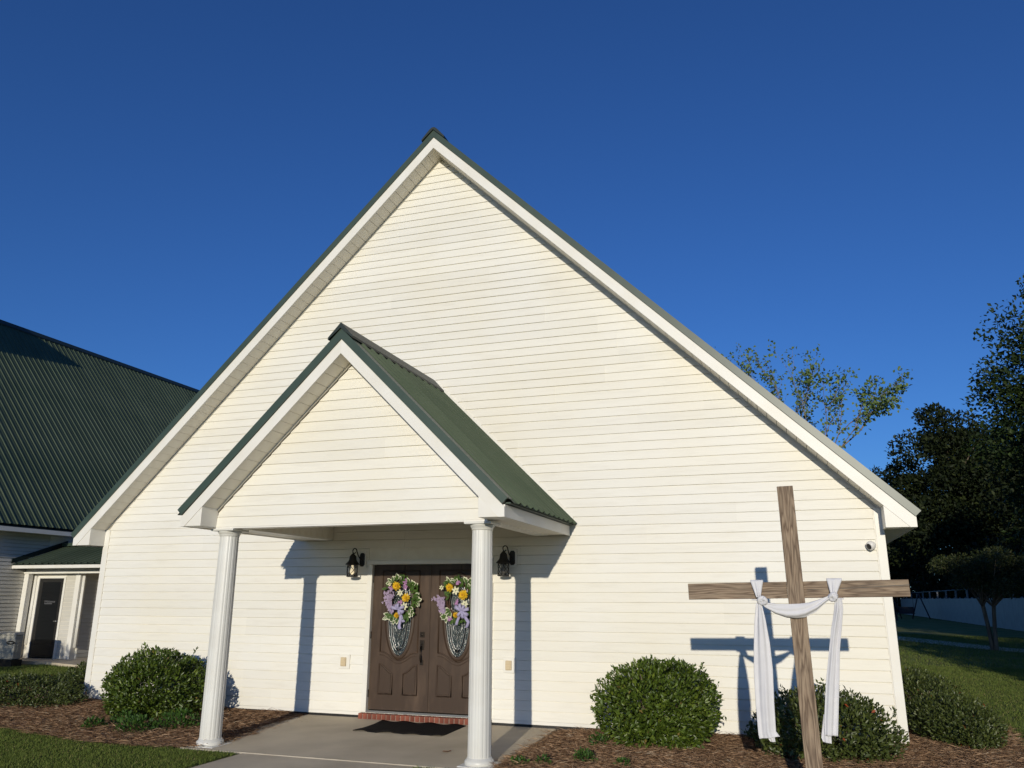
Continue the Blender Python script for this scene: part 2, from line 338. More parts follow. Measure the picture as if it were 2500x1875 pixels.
def gable_trim(par, cx, yf, yb, wall_in, we, zs, ztop, fd, gtop, tipx, soff_w):
    """white rake boards, soffit boards, eave returns and green rake trim; front plane yf, wall plane yb"""
    zb = ztop-fd
    for sx in (-1, 1):
        xb = (zb-zs)/SL
        mb = MB(); mb.prism([(cx+sx*0.0, ztop), (cx+sx*we, ztop-SL*we), (cx+sx*we, zs), (cx+sx*xb, zs), (cx, zb)], yf, yf+.022); mb.build('rake_board', 'trim', par)
        mb = MB(); zi = zb-SL*wall_in       # boxed eave return
        mb.prism([(cx+sx*wall_in, zs+.002), (cx+sx*(we-.004), zs+.002), (cx+sx*(we-.004), zs+.06), (cx+sx*wall_in, zi+.015)], yf+.008, yb-.001); mb.build('eave_return', 'trim', par, bevel=.003)
        n = int(round(wall_in*1.408/soff_w)); R = random.Random(int(wall_in*10)+sx)
        for i in range(n):                   # soffit boards across the overhang
            x0 = wall_in*i/n; x1 = wall_in*(i+1)/n-.006; dz = R.uniform(0, .0015)
            mb = MB(); mb.prism([(cx+sx*x0, zb-SL*x0-.012+dz+.01), (cx+sx*x1, zb-SL*x1-.012+dz+.01), (cx+sx*x1, zb-SL*x1+.012), (cx+sx*x0, zb-SL*x0+.012)], yf+.0225, yb-.0245)
            mb.build('soffit_board', 'soffit', par)
        mb = MB()                            # dark backing behind the joints
        mb.prism([(cx, zb+.013), (cx+sx*wall_in, zb-SL*wall_in+.013), (cx+sx*wall_in, zb-SL*wall_in+.03), (cx, zb+.03)], yf+.024, yb); mb.build('soffit_backing', 'green_dark', par)
        mb = MB()                            # thin dark line where soffit meets siding
        mb.prism([(cx, zb-.0), (cx+sx*wall_in, zb-SL*wall_in-.0), (cx+sx*wall_in, zb-SL*wall_in-.03), (cx, zb-.03)], yb-.024, yb+.004); mb.build('frieze_channel', 'soffit', par)
        gt = gtop
        mb = MB(); e = .066
        mb.prism([(cx, gt), (cx+sx*tipx, gt-SL*tipx), (cx+sx*(tipx-e), gt-SL*tipx-e*.97), (cx, ztop+.004)], yf-.02, yf+.03); mb.build('rake_trim', 'green', par)
        mb = MB()
        mb.prism([(cx, gt+.002), (cx+sx*tipx, gt+.002-SL*tipx), (cx+sx*tipx, gt-.012-SL*tipx), (cx, gt-.012)], yf+.0305, yf+.13); mb.build('rake_flange', 'green', par)
gable_trim(church, 0, -D, 0, W, WE, ZS, 8.993, .19, 9.124, 6.563, .16)
# roof sheets with ribs
def roof_panels(par, mt, tf, length, n0, n1, pw=.914, ribs=4, h=.024):
    """ribbed sheets: tf(s, t, w) s along ridge, t down slope 0..length, w normal"""
    first = None; sp = pw/ribs
    for k in range(n0, n1):
        if True:
            mb = MB(); prof = []
            for r in range(ribs):
                c = r*sp
                prof += [(c, 0), (c+sp*.33, 0), (c+sp*.40, h*.25), (c+sp*.47, 0), (c+sp*.70, 0), (c+sp*.77, h), (c+sp*.90, h), (c+sp*.97, 0)]
            prof.append((pw+.004, .001))
            vs = []
            for t in (0, length): vs += [tf(k*pw+s, t, q) for s, q in prof]
            n = len(prof); mb.add(vs, [(i, i+n, i+n+1, i+1) for i in range(n-1)])
            mb.build('roof_panel', mt, par)
IQ = 1/math.hypot(1, SL)
def slope_tf(sx, cx, z0, y0):
    return lambda s, t, q: (cx+sx*(t*IQ+q*SL*IQ), y0+s, z0-t*SL*IQ+q*IQ)
roofL = (6.563+.02)/IQ
for sx in (-1, 1):
    mb = MB(); mb.prism([(0, 9.10), (sx*6.5, 9.10-SL*6.5), (sx*6.5, 9.0-SL*6.5), (0, 8.84)], -D+.032, 16.35); deck = mb.build('roof_deck', 'green_dark', church)
    roof_panels(deck, 'green_roof', slope_tf(sx, 0, 9.118, -D+.04), roofL, 0, 18)
    a, b = sorted((sx*(WE-.025), sx*WE)); mb = MB(); mb.box((a, -D+.024, ZS), (b, 16.3, ZS+.13)); mb.build('eave_fascia', 'trim', church)
    a, b = sorted((sx*(W+.02), sx*(WE-.026))); mb = MB(); mb.box((a, .09, ZS+.012), (b, 16.3, ZS+.022)); mb.build('eave_soffit', 'soffit', church)
mb = MB(); mb.prism([(-.20, 9.135-.198), (-.205, 9.165-.198), (-.07, 9.125), (-.03, 9.158), (0, 9.165), (.03, 9.158), (.07, 9.125), (.205, 9.165-.198), (.20, 9.135-.198), (0, 9.126)], -D-.045, 16.4)
mb.build('ridge_cap', 'green_dark', church)

# ---- porch
YP, YPF, WP, WPE, ZP = -2.486, -2.805, 1.84, 2.147, 2.44
ZPW = 4.452
mb = MB(); mb.prism([(-WP, ZP), (WP, ZP), (WP, ZPW-SL*WP), (0, ZPW), (-WP, ZPW-SL*WP)], YP+.006, YP+.15)
pg = mb.build('porch_gable', 'soffit', church, (0, YP, ZP))
pgx = lambda z: min(WP-.0, (ZPW-z)/SL)
siding(pg, 'siding_panel', 'vinyl', lambda u, w_, z: (u, YP-w_, z), lambda z: -pgx(z), lambda z: pgx(z), ZP+.012, ZPW-.02, .1287, seed=5, seam=6)
mb = MB(); mb.box((-WP, YP-.02, ZP-.012), (WP, YP+.15, ZP+.006)); mb.build('beam_trim', 'trim', church)
gable_trim(church, 0, YPF, YP, WP, WPE, ZP, 4.676, .178, 4.815, 2.19, .16)
for sx in (-1, 1):
    a, b = sorted((sx*(WP-.2), sx*WP)); mb = MB(); mb.box((a, YP+.151, ZP+.004), (b, -.018, 2.70)); bm_ = mb.build('porch_beam', 'trim', church)
    xi = sx*(WP-.2)
    for i in range(15):
        y0 = YP+.16+i*.152; a, b = sorted((xi, xi-sx*.004))
        mb = MB(); mb.box((a, y0, ZP+.03), (b, y0+.148, 2.70)); mb.build('beam_board', 'soffit', bm_)
    a, b = sorted((sx*(WPE-.022), sx*WPE)); mb = MB(); mb.box((a, YPF+.023, ZP), (b, -.016, ZP+.135)); mb.build('eave_fascia', 'trim', church)
    for i in range(19):
        y0 = YP+.02+i*.1285; a, b = sorted((sx*(WP+.002), sx*(WPE-.023)))
        mb = MB(); mb.box((a, y0, ZP+.012), (b, y0+.124, ZP+.02)); mb.build('soffit_board', 'soffit', church)
    mb = MB(); mb.prism([(0, 4.79), (sx*2.12, 4.79-SL*2.12), (sx*2.12, 4.70-SL*2.12), (0, 4.60)], YPF+.031, -.017); deck = mb.build('porch_roof_deck', 'green_dark', church)
    roof_panels(deck, 'green_roof', slope_tf(sx, 0, 4.808, YPF+.045), 2.24/IQ, 0, 3, pw=.914, ribs=4, h=.03)
    mb = MB(); mb.prism([(0, 4.82), (sx*2.2, 4.82-SL*2.2), (sx*2.2, 4.90-SL*2.2), (0, 4.90)], -.024, -.0165); mb.build('step_flashing', 'trim', church)
    a, b = sorted((sx*2.12, sx*2.20)); mb = MB(); mb.box((a, YPF+.05, 2.585), (b, -.03, 2.60)); mb.build('drip_edge', 'green', church)
mb = MB(); mb.prism([(-.17, 4.84-.168), (-.17, 4.868-.168), (-.05, 4.83), (0, 4.885), (.05, 4.83), (.17, 4.868-.168), (.17, 4.84-.168), (0, 4.815)], YPF-.045, -.02)
mb.build('porch_ridge_cap', 'green_dark', church)
mb = MB(); mb.box((-WP+.2, YP+.15, 2.66), (WP-.2, -.018, 2.69)); mb.build('porch_ceiling', 'soffit', church)
# columns
CX, CY, ZC0 = 1.728, -2.362, -.055
fl = lambda k: 1.0 if (k % 6) in (0, 1, 2, 3) else .978
for sx in (-1, 1):
    c = (sx*CX, CY, 0)
    sh = MB(); sh.lathe(c, [(.127, ZC0), (.125, .6), (.121, 1.5), (.115, 2.355)], 96, False, fl); cl = sh.build('column', 'column', church)
    mb = MB(); mb.lathe(c, [(.15, -.118), (.158, -.10), (.158, -.075), (.148, -.062), (.137, -.056), (.133, -.04)], 48); mb.build('column_base', 'column', cl)
    mb = MB(); mb.box((c[0]-.185, c[1]-.185, -.165), (c[0]+.185, c[1]+.185, -.108)); mb.build('column_plinth', 'column', cl, bevel=.008)
    mb = MB(); mb.lathe(c, [(.118, 2.335), (.124, 2.345), (.124, 2.358), (.13, 2.366), (.146, 2.388), (.15, 2.40)], 48); mb.build('column_capital', 'column', cl)
    mb = MB(); mb.box((c[0]-.165, c[1]-.165, 2.40), (c[0]+.165, c[1]+.165, ZP-.013)); mb.build('column_abacus', 'column', cl, bevel=.005)

# ---- double door
mb = MB(); Z1 = .03
mb.box((-DX-.06, -.032, Z1-.03), (-DX+.02, .11, DH)); mb.build('door_jamb', 'trim', church, bevel=.004)
mb = MB(); mb.box((DX-.02, -.032, Z1-.03), (DX+.06, .11, DH)); mb.build('door_jamb', 'trim', church, bevel=.004)
mb = MB(); mb.box((-DX-.06, -.0325, DH+.001), (DX+.06, .11, DH+.06)); mb.build('door_head', 'trim', church, bevel=.004)
mb = MB(); mb.box((-DX-.07, -.05, DH+.061), (DX+.07, .0, DH+.071)); mb.build('drip_cap', 'trim', church)
mb = MB(); mb.box((-DX+.021, -.03, 0.0), (DX-.021, .11, .026)); mb.build('threshold', 'came', church)
mb = MB(); mb.box((-DX+.021, .10, .027), (DX-.021, .12, DH)); mb.build('door_stop', 'black', church)
def ell(cx, cz, a, b, n=40): return [(cx+a*math.cos(2*math.pi*i/n), cz+b*math.sin(2*math.pi*i/n)) for i in range(n)]
YD = .03                                     # door face
def molding(par, pts, r, closed=True, nm='molding'):
    P = [(x, YD-.0015, z) for x, z in pts]
    if closed: P = P+[P[0], P[1]]
    mb = MB(); mb.tube(P, r, 6); return mb.build(nm, 'door', par)
for sx in (-1, 1):
    x0, x1 = (-DX+.024, -.004) if sx < 0 else (.004, DX-.024)
    cx = (x0+x1)/2; cz = 1.34; mb = MB()
    mb.box((x0, YD, .035), (x1, YD+.045, 2.066)); leaf = mb.build('door_leaf', 'door', church)
    # oval light: raised ring, glass, lead lines
    A, B = .185, .56
    ring = MB(); n = 48; vs = []; fs = []
    for (da, yy) in ((.062, YD-.0005), (.05, YD-.014), (.026, YD-.018), (.012, YD-.02), (0, YD-.006), (0, YD)):
        vs += [(x, yy, z) for x, z in ell(cx, cz, A+da, B+da, n)]
    for i in range(5):
        for k in range(n): fs.append((i*n+k, (i+1)*n+k, (i+1)*n+(k+1) % n, i*n+(k+1) % n))
    ring.add(vs, fs, True); ring.build('oval_frame', 'door', leaf)
    g = MB(); g.prism(ell(cx, cz, A+.002, B+.002, n), YD-.0035, YD-.001); g.build('oval_glass', 'glass', leaf)
    g = MB()                                  # dark clear band between two lead ovals
    o1, o2 = ell(cx, cz, .62*A, .83*B, n), ell(cx, cz, .76*A, .90*B, n)
    g.add([(x, YD-.0042, z) for x, z in o1+o2], [(k, (k+1) % n, (k+1) % n+n, k+n) for k in range(n)]); g.build('bevel_band', 'clear_glass', leaf)
    lead = MB()
    for aa, bb in ((.62, .83), (.76, .90), (.97, .985)):
        e_ = ell(cx, cz, aa*A, bb*B, n); lead.tube([(x, YD-.005, z) for x, z in e_+e_[:2]], .0028, 5)
    for P in ([(0, -.30), (0, -B*.985)], [(0, .30), (0, B*.985)], [(0, -.30), (-.07, -.17), (-.05, 0), (-.07, .17), (0, .30)], [(0, -.30), (.07, -.17), (.05, 0), (.07, .17), (0, .30)],
              [(.0, -.42), (.075, -.47)], [(-.0, -.42), (-.075, -.47)], [(-.97*A, -.12), (-.6*A, -.12)], [(.97*A, -.12), (.6*A, -.12)], [(-.72*A, -.35), (-.48*A, -.34)], [(.72*A, -.35), (.48*A, -.34)]):
        lead.tube([(cx+x, YD-.0052, cz+z) for x, z in P], .0032, 5)
    lead.build('lead_lines', 'came', leaf)
    # upper panel outline sweeping round the oval, and two lower panels
    hw = .30; sw = [(cx-hw, 1.98), (cx-hw, .83)]
    for i in range(25):
        t = i/24; x = -hw+2*hw*t; q = abs(x)/hw
        sw.append((cx+x, .83-.115*(.5+.5*math.cos(math.pi*min(1, q*1.05)))))
    sw += [(cx+hw, .83), (cx+hw, 1.98)]
    molding(leaf, sw, .011, False); molding(leaf, [(cx-hw, 1.98), (cx+hw, 1.98)], .011, False)
    sw2 = [(x, z-.045) for x, z in sw[2:-2]]; molding(leaf, sw2, .006, False)
    for s2 in (-1, 1):
        pa, pb = .085, .305; pts = [(cx+s2*pa, .25), (cx+s2*pb, .25), (cx+s2*pb, .66)]
        for i in range(11):
            t = i/10; xx = pb-(pb-pa)*t; zz = .66-.125*(.5-.5*math.cos(math.pi*t)); pts.append((cx+s2*xx, zz))
        molding(leaf, pts, .012)
        ins = []; mx_, mz_ = cx+s2*(pa+pb)/2, .43
        for x, z in pts: ins.append((mx_+(x-mx_)*.74, mz_+(z-mz_)*.86))
        mb = MB(); mb.prism(ins, YD-.009, YD); mb.build('raised_panel', 'door', leaf, bevel=.006)
    for hz in (.25, 1.06, 1.86):
        mb = MB(); xh = x0-.006 if sx < 0 else x1+.006
        mb.tube([(xh, YD-.012, hz-.05), (xh, YD-.012, hz+.05)], .009, 8); mb.build('hinge', 'bronze', leaf)
    if sx < 0:
        hx = x1-.085
        mb = MB(); mb.box((hx-.036, YD-.014, 1.04), (hx+.036, YD, 1.115)); h = mb.build('deadbolt', 'bronze', leaf, bevel=.005)
        mb = MB(); mb.lathe((0, 0, 0), [(.02, 0), (.02, .008), (.016, .014)], 16)
        mb.v = [(hx+a, YD-.014-c_, 1.077+b) for a, b, c_ in mb.v]; mb.build('key_cylinder', 'bronze', h)
        mb = MB(); mb.box((hx-.026, YD-.014, .66), (hx+.026, YD, .73)); mb.build('handle_plate', 'bronze', leaf, bevel=.005)
        mb = MB(); mb.box((hx-.033, YD-.014, .87), (hx+.033, YD, 1.0))
        h = mb.build('handle_plate', 'bronze', leaf, bevel=.005)
        mb = MB(); mb.tube([(hx, YD-.01, .92), (hx, YD-.045, .92), (hx, YD-.062, .88), (hx, YD-.062, .77), (hx, YD-.045, .705), (hx, YD-.01, .695)], [.008, .010, .012, .013, .010, .008], 8); mb.build('door_pull', 'bronze', h)
        mb = MB(); mb.box((hx-.012, YD-.05, .945), (hx+.012, YD-.012, .953)); mb.build('thumb_latch', 'bronze', h)
        mb = MB(); mb.box((x1-.004, YD-.01, .035), (x1+.03, YD-.0005, 2.06)); mb.build('astragal', 'door', leaf)
# brick sill under the door
mb = MB(); mb.box((-1.0, -.10, -.085), (1.01, -.0185, -.014)); sill = mb.build('brick_sill', 'mortar', church)
nb = 27; pw = 2.01/nb
b0 = None
for i in range(nb):
    xo = -1.0+pw*(i+.5)
    if b0 is None:
        mb = MB(); mb.box((xo-pw/2+.005, -.112, -.08), (xo+pw/2-.005, -.0175, -.006)); b0 = mb.build('brick', 'brick', sill, (xo, -.06, -.08), bevel=.003)
    else:
        o = inst(b0, 'brick', sill, (xo, -.06+random.uniform(-.002, .003), -.08+random.uniform(-.001, .0015)))
        bv = o.modifiers.new('bevel', 'BEVEL'); bv.width = .003; bv.segments = 2

# ------------------------------------------------------------------ neighbouring hall and covered link
XW = -15.4; XE, ZE, XR, ZR = -15.0, 3.56, -21.74, 11.39
hall = thing('parish_hall', (-20, 12, GZ), 'large white-sided hall with steep dark green ribbed metal roof beside church', 'hall')
hs = (ZR-ZE)/(XE-XR); hq = 1/math.hypot(1, hs); Y0, Y1 = 1.0, 30.0
mb = MB(); mb.box((XW-.2, Y0+.4, GZ), (XW-.006, Y1-.4, ZE+.2))
mb.prism([(XW-.2, GZ), (XR-(XW-XR), GZ), (XR-(XW-XR), ZE), (XR, ZR-.5), (XW-.2, ZE)], Y0+.4, Y0+.6)
mb.prism([(XW-.2, GZ), (XR-(XW-XR), GZ), (XR-(XW-XR), ZE), (XR, ZR-.5), (XW-.2, ZE)], Y1-.6, Y1-.4)
hw_ = mb.build('wall', 'soffit', hall)
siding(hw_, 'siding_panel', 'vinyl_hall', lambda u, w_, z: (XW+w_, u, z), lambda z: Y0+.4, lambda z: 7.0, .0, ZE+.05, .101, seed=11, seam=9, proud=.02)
mb = MB(); mb.box((XE-.03, Y0, ZE-.25), (XE, Y1, ZE-.131)); mb.build('eave_fascia', 'trim', hall)
mb = MB(); mb.box((XW+.02, Y0, ZE-.24), (XE-.031, Y1, ZE-.225)); mb.build('eave_soffit', 'soffit', hall)
mb = MB(); mb.prism([(XR, ZR-.10), (XE+.0, ZE-.10), (XE+.0, ZE-.13), (XR, ZR-.35), (2*XR-XE, ZE-.13), (2*XR-XE, ZE-.10)], Y0, Y1); hd = mb.build('roof_deck', 'green_dark', hall)
hl = math.hypot(XE-XR, ZR-ZE)+.05
roof_panels(hd, 'green_roof', lambda s, t, q: (XR+t*hq+q*hs*hq, Y0+s, ZR-.02-t*hs*hq+q*hq), hl, 0, 32, .914, 4, .019)
mb = MB(); mb.prism([(XR, ZR+.06), (XR+.16, ZR+.06-.16*hs), (XR+.15, ZR-.0-.15*hs), (XR, ZR-.03), (XR-.15, ZR-.15*hs), (XR-.16, ZR+.06-.16*hs)], Y0-.05, Y1); mb.build('ridge_cap', 'green_dark', hall)
# unseen block added on the hall's ridge, shaped to cast the shadow across the roof
xc, zt_ = -20.226, 11.506
mb = MB(); mb.box((2*XR-xc, 6.6-2*(xc-XR), ZR-2.5), (xc, 6.6, zt_)); tw = mb.build('shadow_block', 'vinyl_hall', hall)
h2 = xc-XR+.001; zrt = 12.367
mb = MB(); mb.prism([(XR-h2, zt_+.001), (XR+h2, zt_+.001), (XR, max(zrt, zt_+.3))], 6.6-2*(xc-XR), 6.6); mb.build('shadow_block_top', 'green_dark', tw)

link_b = thing('covered_link', (-12, 7, GZ), 'low covered link with green lean-to roof and dark glazed door joining the hall', 'walkway')
YF, YPo, YDo = 5.928, 6.362, 6.562
mb = MB(); mb.box((XW+.0, YF-.02, 2.33), (-6.3, YF+.02, 2.42)); mb.build('gutter', 'trim', link_b, bevel=.008)
# sloping lean-to sheet roof
zs0, zs1, ys0, ys1 = 2.44, 3.03, YF-.03, 7.6
ln = math.hypot(ys1-ys0, zs1-zs0); cy_, cz_ = (ys1-ys0)/ln, (zs1-zs0)/ln
mb = MB(); mb.add([(XW+.02, ys0, zs0), (-6.3, ys0, zs0), (-6.3, ys1, zs1), (XW+.02, ys1, zs1), (XW+.02, ys0, zs0-.02), (-6.3, ys0, zs0-.02), (-6.3, ys1, zs1-.3), (XW+.02, ys1, zs1-.3)],
    [(0,1,2,3),(0,4,5,1),(4,7,6,5),(1,5,6,2),(2,6,7,3),(3,7,4,0)]); rd = mb.build('roof_deck', 'green_dark', link_b)
roof_panels(rd, 'green_roof', lambda s, t, q: (XW+.025+s, ys1-t*cy_-q*cz_, zs1+.012-t*cz_+q*cy_), ln+.02, 0, 9, .914, 4, .04)
mb = MB(); mb.add([(XW+.024, ys0-.05, zs0+.03), (XW+.024, ys1, zs1+.03), (XW+.024, ys1, zs1+.17), (XW+.024, ys0-.05, zs0+.15), (XW+.045, ys0-.05, zs0+.03), (XW+.045, ys1, zs1+.03), (XW+.045, ys1, zs1+.17), (XW+.045, ys0-.05, zs0+.15)],
    [(0,1,2,3),(7,6,5,4),(0,4,5,1),(1,5,6,2),(2,6,7,3),(3,7,4,0)]); mb.build('step_flashing', 'green_dark', link_b)
mb = MB(); mb.box((XW+.03, ys1-.2, zs1+.0), (-6.3, ys1+.03, zs1+.09)); mb.build('ridge_flashing', 'green', link_b)
mb = MB(); mb.box((XW+.02, YPo-.06, 2.205), (-6.3, YPo+.1, 2.25)); mb.build('beam', 'trim', link_b)
mb = MB(); mb.box((XW+.02, YPo+.0, 2.251), (-6.3, YPo+.1, 2.44)); mb.build('beam_panel', 'soffit', link_b)
mb = MB(); mb.box((XW+.02, YPo, 2.455), (-6.3, 15.4, 2.47)); mb.build('ceiling', 'soffit', link_b)
mb = MB(); mb.box((XW+.021, YPo-.03, GZ), (XW+.18, YPo+.12, 2.204)); mb.build('post', 'trim', link_b, bevel=.004)
def spout(x, y, z0, z1):
    mb = MB()
    for k in range(3): mb.tube([(x+.014+k*.03, y, z0), (x+.014+k*.03, y, z1)], .017, 6)
    mb.build('downspout', 'trim', link_b)
spout(XW+.2, YPo+.16, .3, 2.15)
mb = MB(); mb.box((XW+.02, YDo, GZ), (-15.03, YDo+.12, 2.45)); mb.box((-14.13, YDo, GZ), (-13.56, YDo+.12, 2.45)); mb.box((-15.03, YDo, 2.10), (-14.13, YDo+.12, 2.45)); dw = mb.build('wall', 'soffit', link_b)
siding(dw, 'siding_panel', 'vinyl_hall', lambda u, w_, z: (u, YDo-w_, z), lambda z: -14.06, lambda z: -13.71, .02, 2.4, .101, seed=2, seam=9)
mb = MB(); mb.box((-13.71, YDo-.03, GZ), (-13.55, YDo+.13, 2.45)); mb.build('post', 'trim', link_b, bevel=.004)
spout(-13.53, YDo+.04, .25, 2.2)
mb = MB(); mb.box((-15.12, YDo-.025, GZ+.08), (-15.02, YDo+.02, 2.08)); mb.box((-14.13, YDo-.025, GZ+.08), (-14.06, YDo+.02, 2.08)); mb.box((-15.12, YDo-.026, 2.081), (-14.06, YDo+.02, 2.13)); mb.build('door_frame', 'trim', link_b)
mb = MB(); mb.box((-15.019, YDo+.0, -.02), (-14.131, YDo+.04, 2.08)); dl = mb.build('door', 'black', link_b)
mb = MB(); mb.box((-14.9, YDo-.004, .3), (-14.25, YDo-.0005, 1.98)); mb.build('door_glass', 'clear_glass', dl)
mb = MB(); mb.tube([(-14.16, YDo-.0, .93), (-14.16, YDo-.05, .93), (-14.27, YDo-.05, .93)], .012, 6); mb.build('door_handle', 'came', dl)
cu = bpy.data.curves.new('welcome', 'FONT'); cu.body = 'Welcome'; cu.size = .10; cu.shear = .3; cu.extrude = .0008
tmp = bpy.data.objects.new('tmp', cu); col.objects.link(tmp); bpy.context.view_layer.update()
me_ = bpy.data.meshes.new_from_object(tmp.evaluated_get(bpy.context.evaluated_depsgraph_get())); bpy.data.objects.remove(tmp)
me_.materials.clear(); me_.materials.append(M['letter']); to = bpy.data.objects.new('lettering', me_); link(to, dl, (-14.76, YDo-.0065, 1.42)); to.rotation_euler = (math.radians(90), 0, 0)
mb = MB(); mb.box((-14.74, YDo-.0065, 1.385), (-14.46, YDo-.005, 1.40)); mb.build('lettering_rule', 'letter', dl)
mb = MB(); mb.box((-13.6, YDo+.14, GZ), (-13.506, 15.5, 2.45)); bw = mb.build('wall', 'soffit', link_b)
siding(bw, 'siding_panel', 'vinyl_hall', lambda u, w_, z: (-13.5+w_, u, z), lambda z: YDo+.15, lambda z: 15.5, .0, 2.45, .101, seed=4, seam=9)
strip('link_slab', [(XW, 5.75), (-13.55, 5.72), (-6.3, 3.6), (-6.3, 15.4), (XW, 15.4)], -.05, .1, 'concrete')
# standby generator
gen = thing('standby_generator', (-13.95, 5.3, GZ), 'beige metal generator cabinet with dark oval badge against the hall wall', 'generator')
gx0, gx1, gy0, gy1 = -14.85, -13.77, 5.0, 5.24
mb = MB(); mb.box((gx0, gy0, .04), (gx1, gy1, .63)); mb.build('cabinet', 'gen', gen, bevel=.02)
mb = MB(); mb.add([(gx0-.02, gy0-.02, .631), (gx1+.02, gy0-.02, .631), (gx1+.02, gy1+.02, .631), (gx0-.02, gy1+.02, .631), (gx0, gy0, .68), (gx1-.02, gy0, .68), (gx1-.02, gy1, .71), (gx0, gy1, .71)],
    [(3,2,1,0),(4,5,6,7),(0,1,5,4),(1,2,6,5),(2,3,7,6),(3,0,4,7)]); mb.build('lid', 'gen', gen, bevel=.012)
mb = MB(); mb.box((gx0-.03, gy0-.03, GZ), (gx1+.03, gy1+.03, .035)); mb.build('base_pad', 'black', gen)
mb = MB(); mb.prism(ell(-13.9, .447, .142, .048, 28), gy0-.008, gy0-.001); bd = mb.build('badge', 'black', gen)
mb = MB(); mb.prism(ell(-13.9, .447, .10, .014, 20), gy0-.011, gy0-.0085); mb.build('badge_band', 'gen', bd)
for k in range(5):
    mb = MB(); mb.box((gx1+.0005, gy0+.1, .15+k*.07), (gx1+.008, gy1-.1, .18+k*.07)); mb.build('louvre', 'gen', gen)

# ------------------------------------------------------------------ timber cross with draped cloth
YC = -3.073; XC, ZB = 5.045, 1.674; lean = math.radians(1.0)
cross = thing('wooden_cross', (XC, YC, GZ), 'tall weathered timber cross standing in the bed before the church wall', 'cross')
ca, sa = math.cos(lean), math.sin(lean)
def crot(v): x, z = v[0]-XC, v[2]-ZB; return (XC+x*ca-z*sa, v[1], ZB+x*sa+z*ca)
post = MB(); post.box((XC-.071, YC-.05, GZ-.3), (XC+.071, YC+.045, 2.612), crot); po = post.build('upright', 'wood_v', cross, (XC, YC, ZB), bevel=.004)
bar = MB(); bar.box((XC-.955, YC-.02, ZB-.073), (XC-.0715, YC+.02, ZB+.073), crot); bar.box((XC+.0715, YC-.02, ZB-.073), (XC+.938, YC+.02, ZB+.073), crot)
bo = bar.build('crossbar', 'wood_h', cross, (XC, YC, ZB), bevel=.004)
crk = MB(); crk.add([crot(p) for p in [(XC+.10, YC-.0207, ZB-.002), (XC+.5, YC-.0207, ZB+.006), (XC+.938, YC-.0207, ZB+.024), (XC+.938, YC-.0207, ZB+.030), (XC+.5, YC-.0207, ZB+.010), (XC+.10, YC-.0207, ZB+.001)]], [(0,1,2,3,4,5)])
crk.build('crack', 'black', bo)
crk = MB(); crk.add([crot(p) for p in [(XC+.38, YC-.0207, ZB+.005), (XC+.55, YC-.0207, ZB+.026), (XC+.92, YC-.0207, ZB+.055), (XC+.55, YC-.0207, ZB+.029)]], [(0,1,2,3)])
crk.build('crack', 'black', bo)

def zp_(x, z, y): return np.array([x, y, z])
cloth = thing('draped_cloth', (XC, YC-.06, ZB), 'long white cloth knotted twice and draped over the arms of the cross', 'cloth')
def ribbon(name, rows, folds, amp, ph=0, n=28, y0=YC-.075, parent=cloth, thick=.006):
    """rows: (left_px, right_px, y_px left, y_px right, dy) outline rows from top to bottom"""
    P = []
    m_ = len(rows); K = (m_-1)*8+1
    for i in range(K):
        t = i/(K-1)*(m_-1); j = min(int(t), m_-2); f = t-j; f = f*f*(3-2*f) if False else f
        a = [rows[j][q]*(1-f)+rows[j+1][q]*f for q in range(5)]; row = []
        for k in range(n):
            s = k/(n-1); e = math.sin(math.pi*min(max(s, 0), 1))**.5
            yy = y0+a[4]+amp*math.sin(2*math.pi*folds*s+ph+.22*t+.5*math.sin(.9*t))*e*(.5+.5*min(1, t))+.16*amp*math.sin(7.3*math.pi*folds*s+.6*t+ph)*e+.12*amp*math.sin(2.3*t+3*s)
            q = zp_(a[0]*(1-s)+a[1]*s, a[2]*(1-s)+a[3]*s, y0+a[4]); P.append((q[0], yy, q[2]))
    mb = MB(); mb.add(P, [(i*n+k, (i+1)*n+k, (i+1)*n+k+1, i*n+k+1) for i in range(K-1) for k in range(n-1)], True)
    o = mb.build(name, 'cloth', parent); sm = o.modifiers.new('thickness', 'SOLIDIFY'); sm.thickness = thick; sm.offset = 0
    return o
ribbon('tail', [(4.698, 4.743, 1.557, 1.557, 0), (4.673, 4.766, 1.397, 1.414, 0.0), (4.65, 4.787, 1.182, 1.215, 0.0), (4.635, 4.795, 0.968, 0.988, 0.01), (4.63, 4.784, 0.699, 0.72, 0.015), (4.634, 4.78, 0.45, 0.479, 0.02), (4.64, 4.809, 0.412, 0.439, 0.02)], 1.05, .020, .4)
ribbon('tail', [(4.694, 4.754, 0.495, 0.498, 0.03), (4.717, 4.766, 0.409, 0.426, 0.035), (4.731, 4.769, 0.392, 0.391, 0.035)], 1, .008, .4)
ribbon('tail', [(5.369, 5.421, 1.6, 1.606, 0), (5.35, 5.424, 1.496, 1.512, 0), (5.312, 5.399, 1.345, 1.361, 0), (5.278, 5.366, 1.165, 1.174, 0.01), (5.227, 5.334, 0.898, 0.902, 0.015), (5.183, 5.296, 0.578, 0.584, 0.02), (5.178, 5.282, 0.467, 0.467, 0.02)], 1.0, .018, 2.0)
ribbon('tail', [(5.186, 5.244, 0.634, 0.608, 0.035), (5.15, 5.229, 0.449, 0.45, 0.04), (5.16, 5.227, 0.415, 0.402, 0.04)], 1, .01, 1.0)
